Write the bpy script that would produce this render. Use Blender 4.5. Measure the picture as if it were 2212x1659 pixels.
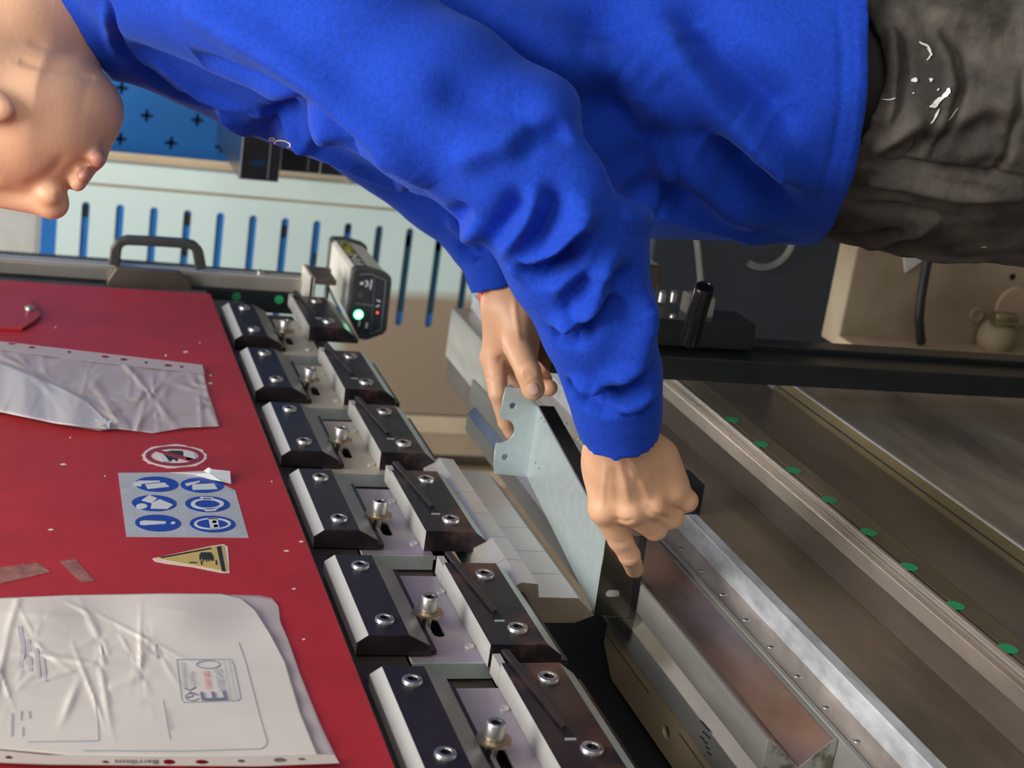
import bpy, bmesh, math, random
import numpy as np
from mathutils import Vector, Matrix
from mathutils.bvhtree import BVHTree
random.seed(7); np.random.seed(7)
for o in list(bpy.data.objects): bpy.data.objects.remove(o)
SC = bpy.context.scene
COL = SC.collection

# ---------------------------------------------------------------- camera
# world: X = towards the operator, Y = along the press brake (away), Z = up; metres
CAM = np.array([0.0, 0.0, 1.6]); CX, CY = 1106.0, 829.5
_V = np.array([11460 - CX, 1356 - CY]); _L = np.array([78 - CX, -332 - CY])
FPX = math.sqrt(-(_V @ _L))
_z = -np.append(_V, FPX); _z /= np.linalg.norm(_z)
_y = np.append(_L, FPX); _y /= np.linalg.norm(_y)
_x = np.cross(_y, _z)
RW = np.array([_x, _y, _z])                 # photo frame (right, down, forward) -> world
cam = bpy.data.cameras.new('camera'); camo = bpy.data.objects.new('camera', cam); COL.objects.link(camo)
cam.sensor_width = 36.0; cam.lens = 36.0 * FPX / 2212.0; cam.clip_start = 0.02; cam.clip_end = 60
m = np.eye(4); m[:3, 0] = RW[:, 0]; m[:3, 1] = -RW[:, 1]; m[:3, 2] = -RW[:, 2]; m[:3, 3] = CAM
camo.matrix_world = Matrix(m.tolist())
cam.dof.use_dof = True; cam.dof.focus_distance = 1.3; cam.dof.aperture_fstop = 9.0
SC.camera = camo

# ---------------------------------------------------------------- world, lights, exposure
SC.view_settings.view_transform = 'Standard'; SC.view_settings.look = 'None'
SC.view_settings.gamma = 1.0; SC.view_settings.use_curve_mapping = False
SC.view_settings.exposure = 0.0
w = bpy.data.worlds.new('workshop_daylight'); SC.world = w; w.use_nodes = True
nt = w.node_tree; bg = nt.nodes['Background']
tc = nt.nodes.new('ShaderNodeTexCoord'); sx = nt.nodes.new('ShaderNodeSeparateXYZ'); cr = nt.nodes.new('ShaderNodeValToRGB')
mp = nt.nodes.new('ShaderNodeMapRange'); mp.inputs[1].default_value = -1; mp.inputs[2].default_value = 1
nt.links.new(tc.outputs['Generated'], sx.inputs[0]); nt.links.new(sx.outputs['Z'], mp.inputs[0]); nt.links.new(mp.outputs[0], cr.inputs[0])
e = cr.color_ramp.elements; e[0].position = 0.30; e[0].color = (.15, .125, .10, 1); e[1].position = .60; e[1].color = (.80, .84, .88, 1)
nt.links.new(cr.outputs[0], bg.inputs[0]); bg.inputs[1].default_value = 0.50

def area(name, loc, target, sx_, sy_, power, col):
    l = bpy.data.lights.new(name, 'AREA'); l.shape = 'RECTANGLE'; l.size = sx_; l.size_y = sy_; l.energy = power; l.color = col
    o = bpy.data.objects.new(name, l); COL.objects.link(o); o.location = loc
    o.rotation_euler = (Vector(target) - Vector(loc)).to_track_quat('-Z', 'Y').to_euler(); return o
area('skylight', (0.1, 0.75, 3.5), (-0.35, 1.3, 1.1), 1.4, 1.4, 76, (1.0, .965, .92))
area('fill_light', (2.0, -1.6, 2.3), (-0.5, 1.4, 1.2), 1.6, 1.4, 26, (1.0, .97, .92))  # fill light added behind the camera, not a real gate
area('rear_window', (-0.9, 4.8, 3.3), (-.3, 1.5, 1.1), 1.2, 1.0, 60, (1.0, .90, .72))
area('side_window', (-1.9, 1.6, 3.4), (-.45, 1.9, 1.1), 1.2, 1.2, 45, (.95, .98, 1.0))

# ---------------------------------------------------------------- geometry helpers
def ray(px, py): return RW @ np.array([px - CX, py - CY, FPX])
def A(px, py, ax, v):
    d = ray(px, py); return CAM + d * ((v - CAM[ax]) / d[ax])
def D(px, py, dep):                       # point at distance dep along the viewing axis
    return CAM + ray(px, py) * (dep / FPX)
def onplane(px, py, p0, n):
    d = ray(px, py); p0 = np.array(p0, float); n = np.array(n, float)
    return CAM + d * (((p0 - CAM) @ n) / (d @ n))
def depth_of(p): return float((RW.T @ (np.array(p) - CAM))[2])

def link(o, parent=None):
    COL.objects.link(o)
    if parent is not None: o.parent = parent
    return o
def tag(o, label=None, cat=None, group=None, kind=None):
    if label: o['label'] = label
    if cat: o['category'] = cat
    if group: o['group'] = group
    if kind: o['kind'] = kind
    return o
def thing(name, label, cat, loc=(0, 0, 0), group=None):
    o = bpy.data.objects.new(name, None); o.empty_display_size = .02; o.location = tuple(float(c) for c in loc); COL.objects.link(o)
    return tag(o, label, cat, group)
def copy_tree(o, parent=None):
    c = o.copy(); COL.objects.link(c)
    if parent is not None: c.parent = parent
    for ch in list(o.children): copy_tree(ch, c)
    return c
def wloc(p):
    v = np.zeros(3)
    while p is not None: v += np.array(p.location); p = p.parent
    return v
class MB:
    def __init__(s): s.v = []; s.f = []; s.m = []
    def add(s, vs, fs, mi=0):
        b = len(s.v); s.v += [tuple(float(c) for c in p) for p in vs]
        s.f += [tuple(i + b for i in f) for f in fs]; s.m += [mi] * len(fs); return s
    def loft(s, loops, mi=0, closed=True, caps=True):
        n = len(loops[0]); vs = [p for l in loops for p in l]; fs = []
        for k in range(len(loops) - 1):
            for i in range(n if closed else n - 1):
                j = (i + 1) % n; fs.append((k * n + i, k * n + j, (k + 1) * n + j, (k + 1) * n + i))
        if caps: fs.append(tuple(range(n))[::-1]); fs.append(tuple((len(loops) - 1) * n + i for i in range(n)))
        return s.add(vs, fs, mi)
    def ext(s, prof, axis, a, b, mi=0):     # profile in the two other axes (in x,y,z order)
        def mk(t):
            o = []
            for p in prof:
                q = list(p); q.insert('xyz'.index(axis), t); o.append(q)
            return o
        return s.loft([mk(a), mk(b)], mi)
    def box(s, x0, x1, y0, y1, z0, z1, mi=0):
        return s.ext([(y0, z0), (y1, z0), (y1, z1), (y0, z1)], 'x', x0, x1, mi)
    def lathe(s, p, d, prof, n=20, mi=0, caps=True):     # prof [(r, h)]
        d = Vector(d).normalized(); u = d.orthogonal().normalized(); w_ = d.cross(u); p = Vector(p)
        loops = [[p + d * h + (u * math.cos(2 * math.pi * i / n) + w_ * math.sin(2 * math.pi * i / n)) * r for i in range(n)] for r, h in prof]
        return s.loft(loops, mi, True, caps)
    def tube(s, path, r, n=12, mi=0, caps=True):
        P = [Vector([float(c) for c in q]) for q in path]; loops = []; u = None
        rr = r if hasattr(r, '__len__') else [r] * len(P)
        for i, q in enumerate(P):
            t = (P[min(i + 1, len(P) - 1)] - P[max(i - 1, 0)]).normalized()
            u = t.orthogonal().normalized() if u is None else (u - t * u.dot(t)).normalized()
            w_ = t.cross(u); loops.append([q + (u * math.cos(2 * math.pi * k / n) + w_ * math.sin(2 * math.pi * k / n)) * rr[i] for k in range(n)])
        return s.loft(loops, mi, True, caps)
    def build(s, name, mat, parent=None, bevel=0, smooth=False, seg=2):
        off = wloc(parent) if parent is not None else np.zeros(3)
        me = bpy.data.meshes.new(name); me.from_pydata([tuple(np.array(v) - off) for v in s.v], [], s.f)
        for mt in (mat if isinstance(mat, (list, tuple)) else [mat]): me.materials.append(mt)
        for p, mi in zip(me.polygons, s.m): p.material_index = mi; p.use_smooth = smooth
        bm = bmesh.new(); bm.from_mesh(me); bmesh.ops.recalc_face_normals(bm, faces=bm.faces); bm.to_mesh(me); bm.free()
        if smooth: me.set_sharp_from_angle(angle=math.radians(38))
        o = bpy.data.objects.new(name, me); link(o, parent)
        if bevel:
            b = o.modifiers.new('bevel', 'BEVEL'); b.width = bevel; b.segments = seg; b.limit_method = 'ANGLE'; b.angle_limit = math.radians(30)
        return o
def sheet(name, mat, O, U, V, outline, holes=(), th=.002, parent=None, off=None):
    """flat sheet with holes, outline in metres along U,V from O, thickness along UxV"""
    cu = bpy.data.curves.new('c', 'CURVE'); cu.dimensions = '2D'; cu.fill_mode = 'BOTH'; cu.extrude = th / 2
    for lp in [outline] + list(holes):
        sp = cu.splines.new('POLY'); sp.points.add(len(lp) - 1); sp.use_cyclic_u = True
        for p, q in zip(sp.points, lp): p.co = (q[0], q[1], 0, 1)
    co = bpy.data.objects.new('c', cu); COL.objects.link(co); bpy.context.view_layer.update()
    me = bpy.data.meshes.new_from_object(co.evaluated_get(bpy.context.evaluated_depsgraph_get()))
    bpy.data.objects.remove(co); bpy.data.curves.remove(cu)
    U = Vector([float(c) for c in U]).normalized(); V = Vector([float(c) for c in V]); V = (V - U * V.dot(U)).normalized(); N = U.cross(V)
    o_ = wloc(parent) if parent is not None else np.zeros(3); O = Vector([float(c) for c in (np.array(O) - o_)])
    mt = Matrix(((U.x, V.x, N.x, O.x), (U.y, V.y, N.y, O.y), (U.z, V.z, N.z, O.z), (0, 0, 0, 1)))
    me.transform(mt); me.name = name; me.materials.clear(); me.materials.append(mat)
    bm = bmesh.new(); bm.from_mesh(me); bmesh.ops.remove_doubles(bm, verts=bm.verts, dist=1e-6); bmesh.ops.recalc_face_normals(bm, faces=bm.faces)
    bm.to_mesh(me); bm.free()
    o = bpy.data.objects.new(name, me); return link(o, parent)
def circ(cx, cy, r, n=24, ry=None): return [(cx + r * math.cos(2 * math.pi * i / n), cy + (ry or r) * math.sin(2 * math.pi * i / n)) for i in range(n)]
def slot(cx, cy, L, r, ang=0, n=8):
    P = []; 
    for s_ in (1, -1):
        for i in range(n + 1):
            a = -math.pi / 2 + math.pi * i / n + (0 if s_ > 0 else math.pi); P.append((s_ * (L / 2 - r) + r * math.cos(a), r * math.sin(a)))
    c, s_ = math.cos(ang), math.sin(ang); return [(cx + x * c - y * s_, cy + x * s_ + y * c) for x, y in P]
def rrect(cx, cy, w_, h_, r, n=5):
    P = []
    for sx_, sy_, a0 in ((1, 1, 0), (-1, 1, 90), (-1, -1, 180), (1, -1, 270)):
        for i in range(n + 1):
            a = math.radians(a0 + 90 * i / n); P.append((cx + sx_ * (w_ / 2 - r) + r * math.cos(a), cy + sy_ * (h_ / 2 - r) + r * math.sin(a)))
    return P

# ---------------------------------------------------------------- materials
def M(name, col, metal=0.0, rough=.5, var=0.0, vs=12, stretch=(1, 1, 1), col2=None, bump=0.0, bs=300, rvar=0.0, alpha=1.0, emit=None, es=1.0, sss=0, thresh=None, aniso=0, coat=0, spec=None, trans=0):
    m_ = bpy.data.materials.new(name); m_.use_nodes = True; n = m_.node_tree.nodes; l = m_.node_tree.links; b = n['Principled BSDF']
    b.inputs['Base Color'].default_value = (*col, 1); b.inputs['Metallic'].default_value = metal; b.inputs['Roughness'].default_value = rough
    b.inputs['Alpha'].default_value = alpha; b.inputs['Coat Weight'].default_value = coat; b.inputs['Transmission Weight'].default_value = trans
    if spec is not None: b.inputs['Specular IOR Level'].default_value = spec
    if emit: b.inputs['Emission Color'].default_value = (*emit, 1); b.inputs['Emission Strength'].default_value = es
    if sss: b.inputs['Subsurface Weight'].default_value = sss; b.inputs['Subsurface Radius'].default_value = (.012, .004, .002); b.inputs['Subsurface Scale'].default_value = 1.0
    tc_ = n.new('ShaderNodeTexCoord'); mp_ = n.new('ShaderNodeMapping'); mp_.inputs['Scale'].default_value = stretch; l.new(tc_.outputs['Object'], mp_.inputs[0])
    if var or col2:
        nz = n.new('ShaderNodeTexNoise'); nz.inputs['Scale'].default_value = vs; nz.inputs['Detail'].default_value = 6; nz.inputs['Roughness'].default_value = .6; l.new(mp_.outputs[0], nz.inputs[0])
        r_ = n.new('ShaderNodeValToRGB'); t0, t1 = thresh or (.35, .65); r_.color_ramp.elements[0].position = t0; r_.color_ramp.elements[1].position = t1
        c2 = col2 or tuple(min(1, c * (1 + var)) for c in col); c1 = col if col2 else tuple(c * (1 - var) for c in col)
        r_.color_ramp.elements[0].color = (*c1, 1); r_.color_ramp.elements[1].color = (*c2, 1); l.new(nz.outputs[0], r_.inputs[0]); l.new(r_.outputs[0], b.inputs['Base Color'])
        if rvar:
            mr = n.new('ShaderNodeMapRange'); mr.inputs[1].default_value = .3; mr.inputs[2].default_value = .7; mr.inputs[3].default_value = max(.02, rough - rvar); mr.inputs[4].default_value = min(1, rough + rvar)
            l.new(nz.outputs[0], mr.inputs[0]); l.new(mr.outputs[0], b.inputs['Roughness'])
    if bump:
        nb = n.new('ShaderNodeTexNoise'); nb.inputs['Scale'].default_value = bs; nb.inputs['Detail'].default_value = 3; l.new(mp_.outputs[0], nb.inputs[0])
        bp = n.new('ShaderNodeBump'); bp.inputs['Strength'].default_value = bump; bp.inputs['Distance'].default_value = .002; l.new(nb.outputs[0], bp.inputs['Height']); l.new(bp.outputs[0], b.inputs['Normal'])
    return m_
MT = dict(
    red=M('red_powder_coat', (.43, .018, .022), 0, .42, .12, 9, bump=.35, bs=900, coat=.0),
    redplate=M('red_cover_paint', (.40, .02, .025), 0, .40, .1, 9, bump=.3, bs=900),
    bluedlow=M('blued_steel_copper_reflection', (.030, .026, .032), .6, .34, 0, 13, col2=(.26, .125, .085), rvar=.08, bump=.05, bs=400, thresh=(.56, .76)),  # copper patches in the base colour imitate warm reflections on the plates
    beam=M('dark_beam_steel', (.085, .07, .06), .5, .5, .3, 10),
    blued=M('blued_steel', (.032, .028, .034), .6, .36, 0, 14, col2=(.06, .045, .045), rvar=.08, bump=.05, bs=400),
    bevelst=M('ground_bevel_steel', (.60, .585, .55), .3, .45, .12, 25, stretch=(1, .2, 1), bump=.04, bs=500),
    bevelgray=M('worn_bevel_steel', (.20, .195, .19), .5, .45, .15, 25),
    platetan=M('tan_oiled_steel', (.52, .44, .33), .25, .42, .08, 12, bump=.04, bs=500),
    plate=M('steel_purple_reflection', (.43, .37, .36), .4, .36, 0, 12, col2=(.34, .29, .39), rvar=.06, bump=.04, bs=500),  # purple noise in the colour stands for the blue sweatshirt's reflection
    zinc=M('galvanised_tab', (.55, .60, .56), .6, .42, .1, 40),
    steel=M('polished_screw_steel', (.46, .45, .43), .9, .34, .1, 60),
    brassst=M('yellow_passivated_washer', (.45, .36, .22), .9, .35, .15, 60),
    black=M('black_hole', (.006, .006, .007), 0, .6),
    punch=M('ground_punch_steel', (.62, .58, .53), .45, .38, .10, 14, stretch=(1, .25, 1), bump=.03, bs=300, rvar=.06),
    punchend=M('punch_end_steel', (.33, .27, .20), .6, .45, .2, 20),
    die=M('die_steel', (.40, .385, .355), .5, .36, .15, 25, stretch=(1, .15, 1), rvar=.08, bump=.03, bs=400),
    dieV=M('reflective_die_steel', (.50, .42, .36), .9, .26, .25, 16, stretch=(1, .4, 1), rvar=.10),
    dieend=M('die_end_mill_finish', (.16, .165, .12), .4, .5, 0, 38, col2=(.46, .45, .38), thresh=(.45, .55)),
    olive=M('oiled_tool_steel', (.36, .28, .165), .1, .4, .25, 8, stretch=(1, .3, 1), rvar=.08),
    brown=M('browned_steel', (.21, .165, .115), .5, .36, .38, 9, stretch=(1, .3, 1), bump=.08, bs=120, rvar=.1),
    brown2=M('dark_browned_steel', (.17, .135, .11), .5, .34, .32, 6, stretch=(1, .3, 1), rvar=.06),
    whiteband=M('lit_scuffed_steel', (.62, .65, .68), .35, .4, .28, 45, stretch=(1, .4, 1)),  # whiteness paints in the light on the upward ledge; scuffs are its own
    alu=M('brushed_aluminium', (.50, .47, .42), .7, .35, .1, 20),
    aluw=M('aluminium_rail', (.62, .60, .55), .6, .38, .08, 20),
    railst=M('polished_rail_steel', (.66, .58, .49), .75, .22, .35, 10, stretch=(1, .3, 1), rvar=.08),
    green=M('green_marker_dot', (.02, .33, .12), 0, .5),
    greend=M('dark_green_marker_dot', (.01, .16, .06), 0, .5),
    bar=M('black_painted_bar', (.012, .015, .017), 0, .28, .2, 30, bump=.04, bs=60),
    cab=M('dark_grey_cabinet', (.022, .026, .032), 0, .5, .1, 5),
    rust=M('dirty_wood_panel', (.30, .22, .13), 0, .7, 0, 9, col2=(.42, .33, .22), bump=.15, bs=60),
    wpanel=M('white_slotted_panel', (.64, .74, .68), 0, .5, .05, 6),
    tan=M('tan_cardboard', (.42, .31, .20), 0, .65, .1, 8),
    tanlight=M('light_wood_trim', (.62, .48, .31), 0, .6, .08, 12),
    blue=M('blue_perforated_panel', (.015, .14, .42), 0, .45, .06, 4),
    bluedark=M('navy_panel', (.008, .05, .09), 0, .45, .05, 4),
    blackgloss=M('black_glossy_steel', (.012, .012, .015), .2, .2, .1, 20),
    edge=M('bright_cut_edge', (.62, .65, .68), .6, .35),
    plastic=M('dark_grey_plastic', (.045, .05, .045), 0, .45, .1, 30),
    plastic2=M('charcoal_panel_sticker', (.035, .040, .050), 0, .35, .1, 30),
    beige=M('beige_paint', (.60, .57, .50), .1, .45, .06, 20),
    ledg=M('green_led', (.1, 1, .4), 0, .4, emit=(.05, 1, .25), es=9),
    ledw=M('green_led_core', (.8, 1, .95), 0, .4, emit=(.55, 1, .85), es=9),
    ledr=M('red_led', (1, .1, .08), 0, .4, emit=(1, .08, .06), es=1.6),
    yellow=M('yellow_print', (.72, .58, .05), 0, .5),
    white=M('white_print', (.75, .74, .70), 0, .5),
    gprint=M('grey_print', (.32, .34, .36), 0, .5),
    ink=M('blue_grey_ink', (.16, .19, .27), 0, .6), ink2=M('pale_blue_ink', (.33, .38, .46), 0, .6), redink=M('red_ink', (.65, .16, .12), 0, .6),
    darkink=M('dark_ink', (.03, .03, .03), 0, .6),
    stickerbg=M('silver_sticker', (.50, .52, .53), .2, .38, .08, 60, bump=.1, bs=300),
    stblue=M('sticker_blue', (.012, .05, .33), 0, .3), stwhite=M('sticker_white', (.62, .64, .64), 0, .4),
    stred=M('sticker_dark_red', (.28, .02, .03), 0, .4), styellow=M('sticker_yellow', (.62, .45, .13), .1, .35), stblack=M('sticker_black', (.02, .02, .015), 0, .4),
    stcream=M('sticker_worn_rim', (.72, .62, .56), 0, .5),
    paper=M('cream_paper', (.68, .62, .56), 0, .6, .04, 14, bump=.03, bs=60),
    galv=M('galvanised_sheet', (.58, .67, .67), .6, .38, 0, 110, col2=(.64, .73, .73), rvar=.03),
    galvdark=M('sheet_dark_reflection', (.075, .070, .060), .85, .16, .1, 12),  # dark copy of the galvanised sheet, dark reflection put into the colour
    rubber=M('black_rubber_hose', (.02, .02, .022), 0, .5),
    gold=M('groove_highlight_gold', (.36, .29, .16), .8, .28, .2, 9, stretch=(1, .3, 1), rvar=.08),
    bigplate=M('smudged_grey_steel', (.40, .35, .31), .55, .34, .45, 5, stretch=(1, .5, 2.0), rvar=.10, bump=.03, bs=60),
    conc=M('workshop_concrete', (.20, .19, .17), 0, .8, .15, 3, bump=.1, bs=30), wall=M('workshop_wall', (.62, .62, .60), 0, .8, .05, 2),
)
# ================================================================= setting
def st(name, mb, mat): o = mb.build(name, mat); o['kind'] = 'structure'; return o
st('floor', MB().box(-5, 5, -3, 6, -.05, 0), MT['conc'])
st('wall_back', MB().box(-5, 5, 6, 6.1, 0, 3.6), MT['wall'])

# ================================================================= press brake ram
XR = -.54
r = thing('press_brake_ram', 'red painted upper beam of the press brake with dark clamp beam below it', 'machine', (-.60, 1.1, 1.16))
MB().box(-.546, XR, .25, 2.056, 1.3465, 2.6).build('front_cover', MT['red'], r, .0015)
MB().ext([(-.70, 1.187), (-.5880, 1.187), (-.5880, 1.2235), (-.5760, 1.2245), (-.5760, 1.293), (-.5595, 1.295), (-.5595, 1.3455), (-.5475, 1.3475), (-.5475, 2.6), (-.70, 2.6)], 'y', .25, 2.10).build('ram_beam', MT['beam'], r, .0006)
# small round-cornered cover held by one bolt
def fp(px, py, x=XR): return A(px, py, 0, x)
c0 = fp(48, 706, -.536); cc = fp(40, 672, -.536)
yl, zl = c0[1], c0[2]; R_ = .030
pr = [(yl + .0, 1.62)] + [(yl + .0, zl + .032)]
for i in range(13):
    a = math.pi + math.pi * i / 12 * .86; pr.append((yl + .038 + .038 * math.cos(a), zl + .032 + .038 * math.sin(a)))
pr += [(yl + .082, 1.62)]
tp = thing('cover_tab', 'round-ended red cover plate bolted to the top of the red ram', 'cover', (XR, yl, 1.6))
yt, yb = fp(20, 640, -.536)[1], fp(45, 707, -.536)[1]
pix = [(-60, 634), (40, 641), (66, 648), (80, 662), (88, 678), (76, 690), (48, 707), (-60, 702)]
P2 = [fp(*p, -.535) for p in pix]
MB().loft([[(-.5399, q[1], q[2]) for q in P2], [(-.536, q[1], q[2]) for q in P2]]).build('cover_plate', MT['redplate'], tp, .0008)
b0 = fp(64, 667, -.535); MB().lathe((-.536, b0[1], b0[2]), (1, 0, 0), [(.006, 0), (.006, .001), (.0052, .0035), (.003, .005), (.0005, .0055)], 16).build('bolt', MT['steel'], tp, smooth=True)

# ================================================================= clamps
def px_rel(px, py, x, yc): q = A(px, py, 0, x); return q[1] - yc, q[2]
def screw_mesh(mb, p, d, r=.0078, h=.0032):
    mb.lathe(p, d, [(r * 1.02, -.001), (r, h * .5), (r * .93, h * .85), (r * .8, h), (r * .56, h), (r * .5, h * .8)], 20, 0, False)
    mb.lathe(p, d, [(r * .5, h * .8), (r * .46, -.002), (.0002, -.002)], 6, 1, False)
def make_clamp():
    t = thing('tool_clamp', '', 'clamp', (-.57, 0, 1.17))
    # upper clamping plate (black face, ground bevels)
    prof = [(-.5575, 1.3355), (-.5465, 1.3360), (-.540, 1.3272), (-.540, 1.2949), (-.5493, 1.2769), (-.5582, 1.2754)]
    mb = MB(); y0, y1 = -.075, .075
    def lp(y): return [(x, y, z) for x, z in prof]
    mb.loft([lp(y0), lp(y1)]); 
    # face material indices: edge i joins prof[i],prof[i+1]
    n = len(prof); mb.m = [0] * len(mb.f); mb.m[1] = 1; mb.m[3] = 2; mb.m[0] = 1
    up = mb.build('upper_plate', [MT['blued'], MT['bevelst'], MT['bevelgray']], t, .0006)
    MB().box(-.5585, -.5545, y0 + .002, y1, 1.2705, 1.2765).build('plate_hook', MT['blued'], up)
    for dy, z in ((.0505, 1.3095), (-.0505, 1.3095)):
        s = MB(); screw_mesh(s, (-.540, dy, z), (1, 0, 0)); s.build('screw', [MT['steel'], MT['black']], up, smooth=True)
    # adjusting plate with slot and pins
    zb, zt = 1.226, 1.292; O = np.array([-.560, 0, 0])
    hole = slot(-.0225, 1.2585, .034, .0050, 0)
    mp = sheet('adjusting_plate', MT['plate'], (-.5615, 0, 0), (0, 1, 0), (0, 0, 1), [(-.083, zb), (.076, zb), (.076, zt), (-.083, zt)], [hole], .003, t)
    MB().box(-.5745, -.572, -.045, .0, 1.245, 1.272).build('slot_backing', MT['black'], mp)
    for dy, z in ((.044, 1.238), (-.057, 1.239)):
        MB().lathe((-.5605, dy, z), (1, 0, 0), [(.0042, 0), (.0042, .0018), (.003, .0026), (.0004, .0028)], 14).build('pin', MT['aluw'], mp, smooth=True)
    # bent galvanised tab closing the plate towards the camera
    MB().box(-.5735, -.5635, -.0845, -.0825, 1.226, 1.290).box(-.5635, -.560, -.0845, -.083, 1.224, 1.292).build('end_tab', MT['zinc'], mp)
    # adjusting bolt standing off the plate
    b = MB(); bx = -.5455; by, bz = -.0195, 1.2655
    b.lathe((-.566, by, bz), (1, 0, 0), [(.0038, 0), (.0038, .022)], 16)
    b.lathe((bx, by, bz), (1, 0, 0), [(.0072, 0), (.0072, .0108), (.0064, .0122), (.0042, .0122), (.0040, .011)], 20, 0, False)
    b.lathe((bx, by, bz), (1, 0, 0), [(.0040, .011), (.0037, .006), (.0002, .006)], 6, 1, False)
    bo = b.build('adjusting_bolt', [MT['steel'], MT['black']], t, smooth=True)
    MB().lathe((bx - .0028, by, bz), (1, 0, 0), [(.004, 0), (.0125, 0), (.0125, .002), (.007, .0026)], 24).build('washer', MT['brassst'], bo, smooth=True)
    return t
def make_lower(t):
    # lower plate : light top face, black front, grey lower bevel, end hook, lever in a slot
    y0, y1 = -.0765, .0765
    prof = [(-.5600, 1.2332), (-.5405, 1.2332), (-.540, 1.2327), (-.540, 1.1861), (-.5496, 1.1730), (-.560, 1.1722)]
    mb = MB(); mb.loft([[(x, y0, z) for x, z in prof], [(x, y1, z) for x, z in prof]]); mb.m[0] = 1; mb.m[3] = 2
    lo = mb.build('lower_plate', [MT['bluedlow'], MT['bevelst'], MT['zinc']], t, .0005)
    MB().box(-.5600, -.5545, y0 + .001, y1, 1.1665, 1.1725).build('plate_hook', MT['blued'], lo)
    for dy in (.0505, -.0505):
        s = MB(); screw_mesh(s, (-.540, dy, 1.2035), (1, 0, 0), .0084); s.build('screw', [MT['steel'], MT['black']], lo, smooth=True)
    lv = MB(); lv.loft([[(-.5402, yy, z) for yy, z in ((-.022, 1.2165), (.094, 1.2285), (.094, 1.2225), (-.022, 1.2125))], [(-.5372, yy, z) for yy, z in ((-.022, 1.2165), (.094, 1.2285), (.094, 1.2225), (-.022, 1.2125))]])
    lv.build('wedge_lever', MT['blued'], lo, .0004)
    MB().box(-.5402, -.5396, -.035, -.022, 1.2105, 1.2185).build('lever_slot', MT['black'], lo)
    MB().box(-.5402, -.5393, -.0375, -.035, 1.2105, 1.2185).build('slot_edge', MT['edge'], lo)
    MB().box(-.560, -.5435, .0765, .098, 1.2275, 1.2337).build('lever_tip', MT['bevelst'], lo)
    return lo
YC = [1.941, 1.739, 1.535, 1.334, 1.131, .931, .730]
YLO = [2.001, 1.745, 1.540, 1.337, 1.116, .933, .732]
LBL = ['black tool clamp at the far end of the row, beside the scanner box', 'black tool clamp next to the farthest one, beside the clear plastic sleeve end',
       'black tool clamp third from the far end, right below the empty clear sleeve', 'black tool clamp level with the blue pictogram sticker',
       'black tool clamp level with the yellow hand warning triangle', 'black tool clamp nearest the camera, level with the stamped delivery note', 'black tool clamp outside the near edge of the picture']
PLATES = []
proto = make_clamp(); low = make_lower(proto)
for i, (yc, yl_) in enumerate(list(zip(YC, YLO))[:6]):
    c = proto if i == 0 else copy_tree(proto)
    c['label'] = LBL[i]; c['group'] = 'tool clamps under the red ram'; c.location = (-.57, yc, 1.17)
    for ch in c.children:
        if ch.name.startswith('adjusting_plate'): PLATES.append(ch)
        if ch.name.startswith('lower_plate'): ch.location = (0, yl_ - yc, 0)

for ch in PLATES[:3]: ch.data = ch.data.copy(); ch.data.materials[0] = MT['platetan']

# ================================================================= punch segments
PR = [(-.5560, 1.186), (-.5460, 1.169), (-.5476, 1.1535), (-.5600, 1.1510), (-.5607, 1.1139), (-.5777, 1.0960), (-.5850, 1.1139), (-.5850, 1.186)]
ys = [1.166, 1.216, 1.266, 1.322, 1.377, 1.47]
plab = ['light steel punch segment at the near end, above the workpiece flange', 'light steel punch segment second from the near end', 'light steel punch segment third from the near end', 'light steel punch segment fourth from the near end', 'light steel punch segment at the far end, behind the sheet flange']
for k in range(5):
    mb = MB(); mb.loft([[(x, ys[k] + .0003, z) for x, z in PR], [(x, ys[k + 1] - .0003, z) for x, z in PR]])
    mb.m[-2] = 1
    tag(mb.build('punch_segment', [MT['punch'], MT['punchend']], None, .0004), plab[k], 'press tool', 'punch segments held by the clamps')

# ================================================================= bed, dies
Y0, YF = .25, 2.105
YD = 1.765
def zk(x, k): return 1.6 + x * k
# V die with top and side grooves
def tz(k, z): return (z - 1.6) / k
dp = [(-.618, 1.054), (-.596, 1.054), (-.5865, 1.0450), (-.5770, 1.054), (-.5510, 1.054), (-.5505, 1.051), (-.5745, 1.0230), (-.5515, .9993), (-.5515, .9950), (-.618, .9950)]
vd = thing('v_die', 'long grooved steel die with a milled end lying on the bed', 'press tool', (-.585, .907, .99))
mb = MB(); mb.loft([[(x, .907, z) for x, z in dp], [(x, YD, z) for x, z in dp]]); nn = len(dp)
mi = [0] * (nn + 2); mi[0] = 0; mi[1] = 2; mi[2] = 2; mi[5] = 1; mi[6] = 1; mi[nn] = 3; mb.m = mi
mb.build('die_body', [MT['die'], MT['dieV'], MT['railst'], MT['dieend']], vd, .0005)
# markings on the die's rear flat
# rear support plate
rs = thing('rear_support_plate', 'olive brown oiled steel plate behind the die, with a dark hole', 'machine part', (-.64, .7, 1.04))
sheet('plate', MT['olive'], (0, 0, 1.049), (1, 0, 0), (0, 1, 0), [(-.662, .25), (-.6185, .25), (-.6185, 1.235), (-.640, 1.235), (-.662, 1.205)], [circ(-.642, 1.075, .0055, 16, .008)], .006, rs)
for ya, yb_, xx in ((1.12, 1.235, -.630), (.83, 1.05, -.629)):
    MB().box(xx, xx + .0012, ya, yb_, 1.0519, 1.0526).build('groove_highlight', MT['gold'], rs)  # gold strips painted in for the highlight along the groove
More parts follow.
